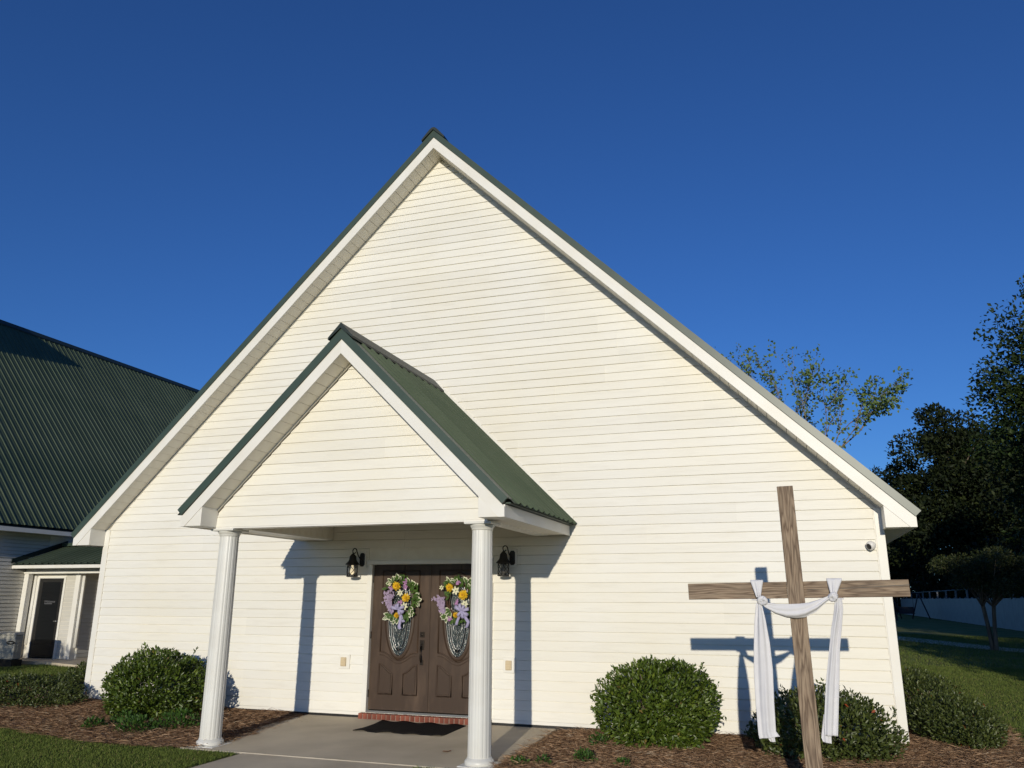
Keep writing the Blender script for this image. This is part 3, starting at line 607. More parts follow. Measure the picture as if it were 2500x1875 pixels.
# swag between the knots: rows run left to right, top edge / bottom edge
def swag():
    top = [(4.746, 1.598), (4.785, 1.562), (4.869, 1.551), (4.968, 1.55), (5.067, 1.554), (5.15, 1.564), (5.235, 1.59), (5.304, 1.618), (5.345, 1.633)]
    bot = [(4.731, 1.562), (4.774, 1.52), (4.862, 1.466), (4.951, 1.435), (5.033, 1.427), (5.102, 1.438), (5.195, 1.483), (5.292, 1.565), (5.355, 1.611)]
    n = 14; K = 65; P = []
    for i in range(K):
        t = i/(K-1)*(len(top)-1); j = min(int(t), len(top)-2); f = t-j
        a = [top[j][q]*(1-f)+top[j+1][q]*f for q in (0, 1)]; b = [bot[j][q]*(1-f)+bot[j+1][q]*f for q in (0, 1)]
        e = math.sin(math.pi*i/(K-1))
        for k in range(n):
            s = k/(n-1); yy = YC-.078-.035*e*math.sin(math.pi*(.15+.8*s))-.007*math.sin(2*math.pi*(2.2*s)+i*.12)*e-.006*math.sin(9*s+i*.05)
            q = zp_(a[0]*(1-s)+b[0]*s, a[1]*(1-s)+b[1]*s, YC-.085); P.append((q[0], yy, q[2]))
    mb = MB(); mb.add(P, [(i*n+k, i*n+k+1, (i+1)*n+k+1, (i+1)*n+k) for i in range(K-1) for k in range(n-1)], True)
    o = mb.build('swag', 'cloth', cloth); sm = o.modifiers.new('thickness', 'SOLIDIFY'); sm.thickness = .006; sm.offset = 0
swag()
for (xa, xb, xk, yk, yt, x2, z2) in ((4.659, 4.769, 4.721, 1.607, 1.748, 4.748, 1.582), (5.316, 5.442, 5.358, 1.618, 1.76, 5.353, 1.615)):
    # loop going over the bar, gathered into the knot
    P = []; n = 20; rows = 20
    for i in range(rows):
        t = i/(rows-1)
        for k in range(n):
            s = k/(n-1); xx = (xa*(1-s)+xb*s)*(1-t)+(xk-.018+.036*s)*t; yyp = yt+(yk-yt)*t
            q = zp_(xx, yyp, YC-.05); P.append((q[0], YC-.03-.03*t-.007*math.sin(2*math.pi*2.6*s)*(.3+t)-.012*math.sin(math.pi*s), q[2]))
    base = len(P)//n
    for (dy_, dz_) in ((.0, .012), (.035, .012), (.05, -.0), (.05, -.15), (.0, -.165)):
        for k in range(n):
            s = k/(n-1); q = zp_(xa*(1-s)+xb*s, yt, YC-.05); P.append((q[0]*(1 if dz_ > -.1 else 1), YC-.028+dy_, q[2]+dz_))
    mb = MB(); fs = [(i*n+k, (i+1)*n+k, (i+1)*n+k+1, i*n+k+1) for i in range(rows-1) for k in range(n-1)]
    fs += [(k, k+1, base*n+k+1, base*n+k) for k in range(n-1)]+[((base+i)*n+k, (base+i)*n+k+1, (base+i+1)*n+k+1, (base+i+1)*n+k) for i in range(4) for k in range(n-1)]
    mb.add(P, fs, True); o = mb.build('loop', 'cloth', cloth); sm = o.modifiers.new('thickness', 'SOLIDIFY'); sm.thickness = .006; sm.offset = 0
    # knot: two wound coils
    c = zp_(x2, z2, YC-.085); mb = MB()
    for j, (ra, rb, ti) in enumerate(((.030, .022, .5), (.024, .026, -.5), (.02, .018, 1.3))):
        pts = []
        for i in range(15):
            t = 2*math.pi*i/14; x = ra*math.cos(t); z = rb*math.sin(t); pts.append((c[0]+x*math.cos(ti)-z*math.sin(ti)+(.01 if xa < 4.9 else -.004)*j, c[1]-.012*math.sin(t+j)-.006*j, c[2]+x*math.sin(ti)+z*math.cos(ti)-.004*j))
        mb.tube(pts, .017, 8, False)
    mb.lathe((c[0], c[1]+.004, c[2]-.026), [(.004, 0), (.022, .008), (.03, .024), (.024, .042), (.006, .054)], 12)
    mb.build('knot', 'cloth', cloth)

# ------------------------------------------------------------------ wall fittings
def lantern(x, lit, label):
    y = -.0; z0 = 1.885; L = thing('wall_lantern', (x, -.02, z0), label, 'lantern', 'lanterns either side of the door')
    mb = MB(); mb.box((x+.0, -.032, 2.02), (x+.135, -.014, 2.27)); mb.build('mounting_block', 'trim', L, bevel=.004)
    cx, cy = x-.02, -.165
    mb = MB(); mb.prism([(x+.03, 2.07), (x+.03, 2.22), (x+.05, 2.245), (x+.09, 2.245), (x+.11, 2.22), (x+.11, 2.07), (x+.09, 2.045), (x+.05, 2.045)], -.05, -.033); mb.build('backplate', 'black', L, bevel=.004)
    pts = [(x+.07, -.05, 2.14), (x+.06, -.09, 2.16), (x+.045, -.12, 2.2)]
    for i in range(15):
        t = math.radians(0+i*24); r = .043-.0018*i; pts.append((cx+.02+r*math.cos(t), cy+.004*i/14, 2.262+r*1.25*math.sin(t)))
    mb = MB(); mb.tube(pts, .0085, 6); mb.build('scroll_arm', 'black', L)
    mb = MB(); mb.lathe((cx, cy, 0), [(.012, 2.235), (.02, 2.225), (.03, 2.215), (.05, 2.19), (.055, 2.15), (.062, 2.125), (.105, 2.075), (.108, 2.068), (.09, 2.066)], 20); mb.build('lantern_roof', 'black', L)
    mb = MB(); R_ = .078; zb, zt = 1.905, 2.066
    for k in range(8):
        t = 2*math.pi*k/8; p = (cx+R_*math.cos(t), cy+R_*math.sin(t))
        if k % 2 == 0: mb.tube([(*p, zb), (*p, zt)], .0045, 5)
        t2 = 2*math.pi*(k+2)/8 if k % 2 == 0 else None
        if t2 is not None:
            a = []; b = []
            for i in range(7):
                q = t+(t2-t)*i/6; zz = zb+(zt-zb)*i/6; a.append((cx+R_*math.cos(q), cy+R_*math.sin(q), zz)); b.append((cx+R_*math.cos(q), cy+R_*math.sin(q), zb+zt-zz))
            mb.tube(a, .0042, 5); mb.tube(b, .0042, 5)
    for zz in (zb, zt):
        ring = [(cx+R_*math.cos(2*math.pi*i/20), cy+R_*math.sin(2*math.pi*i/20), zz) for i in range(21)]; mb.tube(ring, .007, 6)
    mb.build('cage', 'black', L)
    mb = MB(); mb.lathe((cx, cy, 0), [(.07, 1.888), (.085, 1.895), (.085, 1.905), (.06, 1.91)], 20); mb.build('bottom_ring', 'black', L)
    mb = MB(); mb.lathe((cx, cy, 0), [(.012, 1.925), (.025, 1.94), (.034, 1.962), (.033, 1.985), (.022, 2.01), (.016, 2.03), (.016, 2.06)], 16); mb.build('bulb', 'bulb' if lit else 'bulb_off', L)
lantern(-1.17, True, 'black caged scroll lantern with glowing bulb, left of the brown doors')
lantern(1.235, False, 'black caged scroll lantern, unlit, on the wall right of the doors beside column')
def outlet(x, z, label):
    o = thing('outlet_cover', (x, -.02, z-.09), label, 'outlet')
    mb = MB(); mb.box((x-.085, -.028, z-.10), (x+.095, -.012, z+.10)); mb.build('mounting_block', 'trim', o, bevel=.004)
    mb = MB(); mb.box((x-.045, -.055, z-.062), (x+.04, -.0285, z+.062)); c = mb.build('cover', 'ivory', o, bevel=.006)
    for s in (-1, 1):
        mb = MB(); mb.box((x-.03, -.062, z+s*.03-.02), (x+.025, -.0555, z+s*.03+.02)); mb.build('flap', 'ivory', c, bevel=.004)
outlet(-1.323, .677, 'beige weatherproof outlet on siding left of the doors, below the lit lantern')
outlet(1.256, .699, 'beige weatherproof outlet on siding right of the doors, below the unlit lantern')
sec = thing('security_camera', (6.0, -.02, 2.19), 'small white dome security camera high on the wall near the corner post', 'camera')
mb = MB(); pr_ = [(.052, 0), (.058, .02), (.058, .03)]
for i in range(8): t = math.pi/2*i/7; pr_.append((.056*math.cos(t)+.001, .03+.055*math.sin(t)))
mb.lathe((0, 0, 0), pr_[:3], 24); mb.v = [(6.0+a, -.013-c, 2.238+b) for a, b, c in mb.v]; mb.build('base', 'white_plastic', sec)
dv = Vector((-.72, -.6, -.36)).normalized(); qd = dv.to_track_quat('Z', 'Y')
mb = MB(); pf = [(.002, -.055), (.025, -.05), (.042, -.036), (.052, -.015), (.055, .005), (.054, .03), (.046, .04)]; mb.lathe((0, 0, 0), pf, 24); mb.v = [tuple(qd @ Vector(v)+Vector((6.0, -.075, 2.238))) for v in mb.v]; mb.build('shell', 'white_plastic', sec)
mb = MB(); mb.lathe((0, 0, 0), [(.037, .0405), (.035, .043), (.012, .045)], 24); mb.v = [tuple(qd @ Vector(v)+Vector((6.0, -.075, 2.238))) for v in mb.v]; mb.build('lens', 'black', sec)
# door mat with rippled edges
mb = MB(); nx, ny = 34, 12; P = []
for j in range(ny):
    for i in range(nx):
        u, v = i/(nx-1), j/(ny-1); ed = max(0, 1-v*3.2)+max(0, (v-.7)*3)*.8
        x = -.56+1.27*u; y = -1.02+.83*v+.02*math.sin(u*17)*(1-v); z = -.083-.0153*(-y)+.006+ed*(.013+.013*math.sin(u*21+v*2))
        P.append((x, y, z))
mb.add(P, [(j*nx+i, j*nx+i+1, (j+1)*nx+i+1, (j+1)*nx+i) for j in range(ny-1) for i in range(nx-1)], True)
o = mb.build('door_mat', 'mat_black'); sm = o.modifiers.new('t', 'SOLIDIFY'); sm.thickness = .008; tag(o, 'black rubber mat with rippled edges on the slab before the doors', 'mat')
mb = MB(); P = []
for i in range(9):
    t = i/8; w_ = .028*math.sin(math.pi*t)**.7+.001
    for s in (-1, 0, 1): P.append((1.10+.11*t+.01*s, -1.9+s*w_, -.104+.008*abs(s)+.03*(t-.5)**2+.012*t))
mb.add(P, [(i*3+k, i*3+k+1, i*3+k+4, i*3+k+3) for i in range(8) for k in range(2)], True)
o = mb.build('dry_leaf', 'dryleaf'); tag(o, 'single curled brown dry leaf lying on the concrete slab', 'leaf')

# ------------------------------------------------------------------ wreaths
def petal(mb, c, ang, L, Wd, y, tip=-.01, fold=.004, base=0):
    d = (math.cos(ang), math.sin(ang)); s = (-d[1], d[0])
    f = lambda a, b, yy: (c[0]+d[0]*a+s[0]*b, yy, c[1]+d[1]*a+s[1]*b)
    mb.add([f(base, 0, y), f(L*.45, Wd*.5, y+tip*.4+fold), f(L*.5, 0, y+tip*.5-fold), f(L*.45, -Wd*.5, y+tip*.4+fold), f(L*.8, Wd*.33, y+tip*.8+fold*.5), f(L*.8, -Wd*.33, y+tip*.8+fold*.5), f(L, 0, y+tip)],
           [(0, 2, 1), (0, 3, 2), (1, 2, 6, 4), (3, 5, 6, 2)])
def wreath(cx, cz, label, spec):
    R = random.Random(int(abs(cx)*1000)); Wt = thing('wreath', (cx, YD-.06, cz-.3), label, 'wreath', 'flower wreaths on the doors'); y = YD-.065
    mb = MB()
    for k in range(9):                        # twig ring
        r = .20+R.uniform(-.022, .022); ph = R.uniform(0, 6.28); pts = []
        for i in range(25):
            t = 2*math.pi*i/24; rr = r+.012*math.sin(3*t+ph); pts.append((cx+rr*math.cos(t)*.95, y+.02+.012*math.sin(2*t+ph), cz+rr*math.sin(t)*1.15))
        mb.tube(pts, .004, 5, False)
    for k in range(16):
        t = math.pi*R.uniform(.85, 1.25); a = Vector((cx+.2*math.cos(t), y+.01, cz+.23*math.sin(t))); b = a+Vector((R.uniform(-.07, .0), R.uniform(-.03, .02), R.uniform(-.06, .08)))
        mb.tube([a, (a+b)/2+Vector((R.uniform(-.01, .01), 0, R.uniform(-.01, .01))), b], .0025, 4)
    mb.build('twig_ring', 'vine', Wt)
    mb = MB(); mb.tube([(cx, YD-.004, 2.05), (cx, YD-.01, cz+.23), (cx, y+.02, cz+.225)], .005, 5); mb.build('hanger', 'black', Wt)
    g = MB(); wv = MB()
    def lf(px, pz, ang, L, v, yy):
        if v: petal(wv, (px, pz), ang, L*1.16, L*.56, yy+.0035, -.02, .004); petal(g, (px, pz), ang, L*1.0, L*.43, yy, -.02, .004)
        else: petal(g, (px, pz), ang, L, L*.45, yy, -.02, .004)
    for dx, dz, v in spec['leaves']:
        ang0 = math.atan2(dz, dx)
        for q in range(4):
            lf(cx+dx*.82+R.uniform(-.012, .012), cz+dz*.82+R.uniform(-.012, .012), ang0+R.uniform(-1.1, 1.1), R.uniform(.065, .10), v, y-R.uniform(0, .045))
    for q in range(90):
        t = R.uniform(-1.9, 2.5); r = R.uniform(.15, .27); px, pz = r*math.cos(t), r*math.sin(t)*1.15
        lf(cx+px, cz+pz, t+R.uniform(-1.3, 1.3), R.uniform(.05, .08), False, y-R.uniform(-.02, .025))
    g.build('foliage', 'wleaf', Wt)['kind'] = 'stuff'; wv.build('pale_leaf_margins', 'wedge', Wt)['kind'] = 'stuff'
    for dx, dz, r in spec['yellow']:
        mb = MB(); n = 16
        for ly in range(3):
            for k in range(n): petal(mb, (cx+dx, cz+dz), 2*math.pi*(k+.5*ly)/n+R.uniform(-.12, .12), r*(1-.22*ly)*R.uniform(.85, 1.12), r*.3, y-.05-.012*ly, -.012-.012*ly, .003)
        f = mb.build('daisy', 'yellow', Wt)
        mb = MB(); mb.lathe((0, 0, 0), [(r*.22, 0), (r*.2, .014), (r*.08, .022)], 10); mb.v = [(cx+dx+a, y-.083-c, cz+dz+b) for a, b, c in mb.v]; mb.build('flower_centre', 'yellow_eye', f)
    for dx, dz, r in spec['lily']:
        mb = MB(); a0 = R.uniform(0, 1)
        for k in range(6): petal(mb, (cx+dx, cz+dz), a0+math.pi*k/3, r, r*.5, y-.055-.006*(k % 2), -.014, -.004)
        f = mb.build('lily', 'lily', Wt)
        mb = MB(); mb.lathe((0, 0, 0), [(.008, 0), (.006, .012), (.002, .016)], 8); mb.v = [(cx+dx+a, y-.062-c, cz+dz+b) for a, b, c in mb.v]; mb.build('flower_centre', 'wleaf', f)
    (ax, az), (bx, bz) = spec['wist']; mb = MB()
    for q in range(120):
        t = R.random(); wd = .08*(1-.6*t); px = ax+(bx-ax)*t+R.gauss(0, wd*.5); pz = az+(bz-az)*t+R.gauss(0, .02)
        a0 = R.uniform(0, 6.3); yy = y-.03-R.uniform(0, .04)
        for k in range(3): petal(mb, (cx+px, cz+pz), a0+k*2.1, R.uniform(.016, .024), .018, yy, -.006, .002)
    mb.build('wisteria_spray', 'lav', Wt)
    for dx, dz in spec['pink']:
        mb = MB()
        for q in range(16): petal(mb, (cx+dx+R.gauss(0, .013), cz+dz+R.gauss(0, .013)), R.uniform(0, 6.3), .026, .022, y-.035-R.uniform(0, .02), -.006, .002)
        mb.build('pink_bloom', 'pink', Wt)
    bx, bz = spec['bow']; mb = MB()
    def loop(ang, L, wd):                     # a bow loop: ribbon bent out and back
        d = Vector((math.cos(ang), 0, math.sin(ang))); s = Vector((-d.z, 0, d.x)); o_ = Vector((cx+bx, y-.06, cz+bz)); P = []
        for i in range(11):
            t = math.pi*2*i/10; a = L*.5*(1-math.cos(t)); h = .03*math.sin(t); wq = wd*(.25+.75*math.sin(math.pi*i/10)**.7) if i not in (0, 10) else wd*.2
            c_ = o_+d*a+Vector((0, -.012-h, 0)); P += [c_-s*wq*.5, c_+s*wq*.5]
        mb.add(P, [(2*i, 2*i+1, 2*i+3, 2*i+2) for i in range(10)], True)
    for ang, L, wd in spec['loops']: loop(ang, L*.85, wd*.8)
    mb.lathe((cx+bx, y-.075, cz+bz-.014), [(.006, 0), (.015, .006), (.017, .015), (.012, .026)], 10)
    for pts in spec['tails']:
        P = []
        for i, (px, pz) in enumerate(pts):
            wq = .022*(1 if i else .4); P += [(cx+px-wq, y-.06-.012*math.sin(i*2.), cz+pz-.006), (cx+px+wq, y-.06-.012*math.sin(i*2.)+.006, cz+pz+.006)]
        mb.add(P, [(2*i, 2*i+1, 2*i+3, 2*i+2) for i in range(len(pts)-1)], True)
    o = mb.build('bow', 'bow', Wt); sm = o.modifiers.new('t', 'SOLIDIFY'); sm.thickness = .002
kx, kz = .00094, -.00083
def loc(lst, ox, oz): return [((a-ox)*kx, (b-oz)*kz, *r) for a, b, *r in lst]
ox, oz = 425, 560
A_ = dict(yellow=loc([(355, 345, .070), (525, 550, .070), (380, 845, .046)], ox, oz), lily=loc([(425, 465, .055), (508, 690, .062), (240, 315, .035)], ox, oz),
    wist=tuple(loc([(190, 450), (270, 790)], ox, oz)), pink=loc([(490, 280), (500, 370), (245, 390), (425, 620)], ox, oz), bow=loc([(415, 745)], ox, oz)[0],
    leaves=loc([(320, 180, 1), (370, 190, 1), (220, 240, 1), (600, 240, 1), (650, 310, 1), (690, 540, 1), (745, 610, 1), (600, 740, 1), (600, 840, 1), (160, 860, 1), (190, 920, 1), (290, 950, 1), (340, 930, 1), (140, 340, 0), (560, 300, 0), (650, 400, 0), (640, 600, 0), (540, 890, 0), (260, 880, 0), (700, 470, 0)], ox, oz),
    loops=[(2.9, .15, .055), (.45, .11, .055), (1.7, .10, .05), (2.2, .10, .05), (-.5, .11, .055), (-1.2, .10, .05)],
    tails=[loc([(425, 760), (450, 850), (470, 920), (500, 960)], ox, oz), loc([(430, 760), (450, 880), (430, 980), (420, 1030), (450, 1075)], ox, oz)])
wreath(-.411, 1.582, 'spring wreath of daisies and lavender with pale bow on the door with handle', A_)
ox, oz = 1395, 585
B_ = dict(yellow=loc([(1255, 380, .066), (1480, 500, .076), (1365, 835, .044)], ox, oz), lily=loc([(1360, 430, .065), (1512, 650, .062), (1125, 380, .04)], ox, oz),
    wist=tuple(loc([(1075, 540), (1160, 800)], ox, oz)), pink=loc([(1380, 305), (1375, 625), (1260, 900)], ox, oz), bow=loc([(1470, 770)], ox, oz)[0],
    leaves=loc([(1200, 230, 1), (1320, 250, 1), (1480, 230, 1), (1560, 250, 1), (1600, 380, 1), (1220, 790, 1), (1240, 850, 1), (1140, 900, 1), (1130, 850, 1), (1620, 700, 1), (1640, 560, 1), (1300, 950, 0), (1200, 520, 0), (1150, 300, 0), (1440, 300, 0), (1580, 470, 0), (1640, 800, 0), (1230, 480, 0)], ox, oz),
    loops=[(2.6, .15, .06), (.3, .13, .06), (1.9, .13, .055), (1.1, .10, .05), (-.6, .13, .06), (-2.3, .11, .055), (-1.3, .12, .055)],
    tails=[loc([(1465, 790), (1430, 850), (1390, 930), (1375, 1000)], ox, oz), loc([(1480, 790), (1530, 880), (1570, 950), (1540, 1040)], ox, oz)])
wreath(.503, 1.565, 'spring wreath of daisies and lavender with pale bow on the door behind column', B_)

# ------------------------------------------------------------------ planting beds of pine straw
def inpoly(x, y, poly):
    c = np.zeros(len(x), bool); n = len(poly)
    for i in range(n):
        x0, y0 = poly[i]; x1, y1 = poly[(i+1) % n]
        c ^= ((y0 > y) != (y1 > y)) & (x < (x1-x0)*(y-y0)/(y1-y0+1e-12)+x0)
    return c
def sample(poly, n):
    a = np.array(poly); lo, hi = a.min(0), a.max(0); xs, ys = [], []; k = 0
    while k < n:
        x = rng.uniform(lo[0], hi[0], n); y = rng.uniform(lo[1], hi[1], n); q = inpoly(x, y, poly); xs.append(x[q]); ys.append(y[q]); k += q.sum()
    return np.concatenate(xs)[:n], np.concatenate(ys)[:n]
def edge_dist(x, y, poly):
    d = np.full(len(x), 9.); n = len(poly)
    for i in range(n):
        a = np.array(poly[i]); b = np.array(poly[(i+1) % n]); ab = b-a; t = np.clip(((x-a[0])*ab[0]+(y-a[1])*ab[1])/(ab@ab), 0, 1)
        d = np.minimum(d, np.hypot(x-a[0]-t*ab[0], y-a[1]-t*ab[1]))
    return d
def bedz(x, y, poly):
    d = edge_dist(x, y, poly); return GZ+.006+.075*np.clip(d/.35, 0, 1)**.7*(.75+.25*np.sin(x*3.1+1)*np.cos(y*2.7))
def smooth_poly(p, it=2):
    for _ in range(it):
        q = []
        for i in range(len(p)):
            a, b = p[i], p[(i+1) % len(p)]; q += [(a[0]*.75+b[0]*.25, a[1]*.75+b[1]*.25), (a[0]*.25+b[0]*.75, a[1]*.25+b[1]*.75)]
        p = q
    return p
bed_l = [(-1.9, .6), (-1.78, -1.0), (-1.6, -2.1), (-1.62, -2.52), (-2.2, -2.72), (-3.2, -2.75), (-4.2, -2.5), (-5.2, -2.25), (-6.6, -2.0), (-8.2, -1.9), (-9.2, -1.0), (-9.2, 1.6), (-8.0, 2.6), (-6.2, 2.6), (-6.1, .6)]
bed_r = [(1.93, .6), (1.94, -2.4), (2.1, -3.3), (4.0, -3.9), (5.6, -3.7), (6.6, -2.4), (7.15, -.8), (7.45, .3), (7.7, 2.5), (7.6, 6), (6.18, 6.5), (6.1, .6)]
def bed(poly, n, label):
    xs = np.linspace(min(p[0] for p in poly), max(p[0] for p in poly), 130); ys = np.linspace(min(p[1] for p in poly), max(p[1] for p in poly), 90)
    X, Y = np.meshgrid(xs, ys); ins = inpoly(X.ravel(), Y.ravel(), poly); Z = np.where(ins, bedz(X.ravel(), Y.ravel(), poly)+rng.normal(0, .004, X.size), GZ-.02)
    mb = MB(); f = []
    for j in range(89):
        for i in range(129):
            q = (j*130+i, j*130+i+1, (j+1)*130+i+1, (j+1)*130+i)
            if all(ins[k] for k in q): f.append(q)
    mb.add(list(zip(X.ravel(), Y.ravel(), Z)), f, True); b = mb.build('planting_bed', 'soil'); b['kind'] = 'structure'
    x, y = sample(poly, n); z = bedz(x, y, poly)+rng.uniform(-.002, .02, n); th = rng.uniform(0, 2*np.pi, n)
    x = x+rng.normal(0, .02, n); y = np.minimum(y+rng.normal(0, .02, n), np.where(np.abs(x) < 6.2, -.03, 9))
    A = np.stack([np.cos(th), np.sin(th), rng.normal(.02, .16, n)], 1); L = rng.uniform(.09, .2, n)
    A[:, 1] = np.where((np.abs(x) < 6.3) & (y > -.2) & (A[:, 1] > 0), -A[:, 1], A[:, 1])
    o = leaves('pine_straw', 'straw', np.stack([x, y, z], 1), A, np.tile([0, 0, 1.], (n, 1))+rng.normal(0, .4, (n, 3)), L, rng.uniform(.0022, .0048, n), rng.random(n), bend=.05)
    tag(o, label, 'pine straw', kind='stuff')
bed(smooth_poly(bed_l, 1), 60000, 'brown pine straw mulch left of the porch slab')
bed(smooth_poly(bed_r, 1), 76000, 'brown pine straw mulch around the cross, right of porch slab')

# ------------------------------------------------------------------ grass
def grass(poly, n, h, label, exclude=()):
    x, y = sample(poly, n); k = np.ones(n, bool)
    for p in exclude: k &= ~inpoly(x, y, p)
    k &= ~((np.abs(x-.025) < 1.11) & (y < -2.6)) & ~((np.abs(x) < 1.97) & (y > -2.68) & (y < .1)) & ~((np.abs(x) < 6.2) & (y > -.02) & (y < 16))
    x, y = x[k], y[k]; n = len(x)
    A = np.stack([rng.normal(0, .42, n), rng.normal(0, .42, n), np.ones(n)], 1); hh = rng.uniform(.5, 1.1, n)*h
    o = leaves('grass', 'grass', np.stack([x, y, np.full(n, GZ-.002)], 1), A, rdir(n), hh, hh*.12+.002, np.clip(rng.normal(.45, .25, n), 0, 1), bend=.2, wide=.35)
    tag(o, label, 'grass', kind='stuff')
bl, br = smooth_poly(bed_l, 1), smooth_poly(bed_r, 1)
grass([(-7, -1.6), (-1.0, -2.3), (-.95, -5.5), (-5, -5.5), (-8, -3)], 110000, .042, 'short green lawn grass between straw bed and walkway', [bl])
grass([(1.1, -2.4), (8.5, -2.4), (9.5, -7), (1.1, -7)], 90000, .045, 'lawn grass in front of the straw bed with the cross', [br])
grass([(6.3, -4), (9.5, -4), (10.5, 5), (11.5, 14), (6.2, 14), (7.0, 2)], 90000, .05, 'lawn grass along the right side of the church', [br])
grass([(6.2, 14), (11.5, 14), (17.5, 32), (5, 40), (6, 20)], 50000, .075, 'far lawn grass running back toward the white fence', [])
grass([(-14, 1.0), (-6.3, 2.4), (-6.3, 3.6), (-13.5, 5.7)], 30000, .06, 'strip of lawn grass before the covered link', [bl])

# ------------------------------------------------------------------ shrubs
def blob_pts(n, c, r, zr, ztop, zbot, lump, seed, shell=(.5, 1.02)):
    g = np.random.default_rng(seed); d = norm(g.normal(size=(n*3, 3))); 
    ph = g.uniform(0, 6.28, 8); q = g.normal(0, 2.4, (8, 3))
    f = 1+lump*np.mean(np.sin(d @ q.T+ph), 1)*2
    R = g.uniform(shell[0]**3, shell[1]**3, n*3)**(1/3)*f
    R = np.where(g.random(n*3) < .035, R*g.uniform(1.0, 1.12, n*3), R)
    p = d*R[:, None]*np.array([r[0], r[1], 1]); p[:, 2] = np.where(d[:, 2] > 0, p[:, 2]*(ztop-c[2]), p[:, 2]*(c[2]-zbot)*1.0)
    k = (p[:, 2]+c[2] > zbot+.02); p, d = p[k][:n], d[k][:n]
    return p+np.array(c), d
def shrub(label, cx, cy, rx, ry, ztop, zc, n, L, m, seed, lump=.075, clampy=-.03, grp='clipped evergreen shrubs around the church'):
    root = thing('shrub', (cx, cy, GZ), label, 'shrub', grp)
    mb = MB(); R = random.Random(seed)
    for k in range(9):
        t = R.uniform(0, 6.28); e = Vector((cx+rx*.55*math.cos(t), cy+ry*.55*math.sin(t), R.uniform(zc, ztop-.15))); s = Vector((cx+.05*math.cos(t), cy+.05*math.sin(t), GZ))
        m_ = s.lerp(e, .5)+Vector((0, 0, .08)); mb.tube([s, m_, e], [.016, .011, .005], 5)
    mb.build('stem', 'bark', root)
    p, d = blob_pts(n, (cx, cy, zc), (rx, ry), 1, ztop, GZ-.08, lump, seed)
    if clampy is not None:
        p[:, 1] = np.where((np.abs(p[:, 0]) < 6.25) & (p[:, 1] > clampy-.06), clampy-.06-np.abs(rng.normal(0, .03, len(p))), p[:, 1])
    g = np.random.default_rng(seed+100); ph = g.uniform(0, 6.28, 3); q = p-np.array([cx, cy, zc])
    hol = np.sin(q[:, 0]*9+ph[0]+2*np.sin(q[:, 2]*7))*np.sin(q[:, 1]*8+ph[1])*np.sin(q[:, 2]*10+ph[2]+1.5*np.sin(q[:, 0]*6)); rad = np.sqrt((q[:, 0]/rx)**2+(q[:, 1]/ry)**2+(q[:, 2]/(ztop-zc))**2)
    keep = ~((hol < -.28) & (rad > .80)); p, d = p[keep], d[keep]
    k = np.argsort(-rad[keep]+g.random(keep.sum())*.5)[:42]; sp, sd_ = [], []                 # stray shoots with their own leaves
    for i_ in k:
        if p[i_, 2] < GZ+.2: continue
        ax = norm((d[i_]+np.array([0, 0, .9])+g.normal(0, .3, 3))[None])[0]; le = g.uniform(.03, .10)
        for t_ in np.linspace(.2, 1, 7): sp.append(p[i_]+ax*le*t_+g.normal(0, .004, 3)); sd_.append(norm((ax+g.normal(0, .7, 3))[None])[0])
    p = np.concatenate([p, np.array(sp)]); d = np.concatenate([d, np.array(sd_)])
    A = norm(d*.8+np.array([0, 0, .45])+rng.normal(0, .55, p.shape)); N = norm(d+np.array([0, -.1, .5])+rng.normal(0, .55, p.shape))
    if clampy is not None: A[:, 1] = np.where((p[:, 1] > clampy-.2) & (np.abs(p[:, 0]) < 6.3), -np.abs(A[:, 1]), A[:, 1])
    Ls = L*np.clip(rng.normal(.92, .26, len(p)), .4, 1.5)
    leaves('foliage', m, p, A, N, Ls, Ls*.46, np.where(rng.random(len(p)) < .005, 1., np.clip(rng.normal(.45, .27, len(p)), 0, .95)), root, (cx, cy, GZ), fold=.18, bend=.08)
    return root
shrub('glossy dark green rounded shrub beside the porch column, left of the slab', -3.87, -.93, .77, .76, .83, .30, 21000, .055, 'leaf', 21)
shrub('glossy green rounded shrub against the siding between porch and cross', 3.42, -.82, .70, .66, .92, .35, 20000, .056, 'leaf', 22)
shrub('rounded shrub with a few red leaves behind the timber cross', 5.26, -.86, .78, .70, .62, .16, 14000, .052, 'leaf_b', 23, .07)
shrub('low dense hedge shrub along the right side wall near the corner post', 6.86, 1.15, .52, 1.3, .38, .08, 17000, .044, 'leaf_b', 24, .07, None)
shrub('further low hedge shrub on the right side wall behind its neighbour', 6.78, 3.6, .55, 1.2, .52, .12, 10000, .046, 'leaf_b', 25, .07, None)
shrub('low spreading shrub in straw beside the left corner of the church', -6.85, -.52, 1.12, .66, .34, .04, 15000, .046, 'leaf_b', 26, .08, -.03)
shrub('low shrub behind the left corner of the church on the lawn side', -7.15, 1.35, .72, .75, .46, .10, 8000, .046, 'leaf_b', 27, .08, None)
shrub('unseen tall shrub added on the lawn to shade the generator', -12.9, -5.2, 1.5, 1.2, 2.75, 1.2, 9000, .11, 'leaf_b', 41, .1, None)  # added out of view to block sun from the generator and hall wall
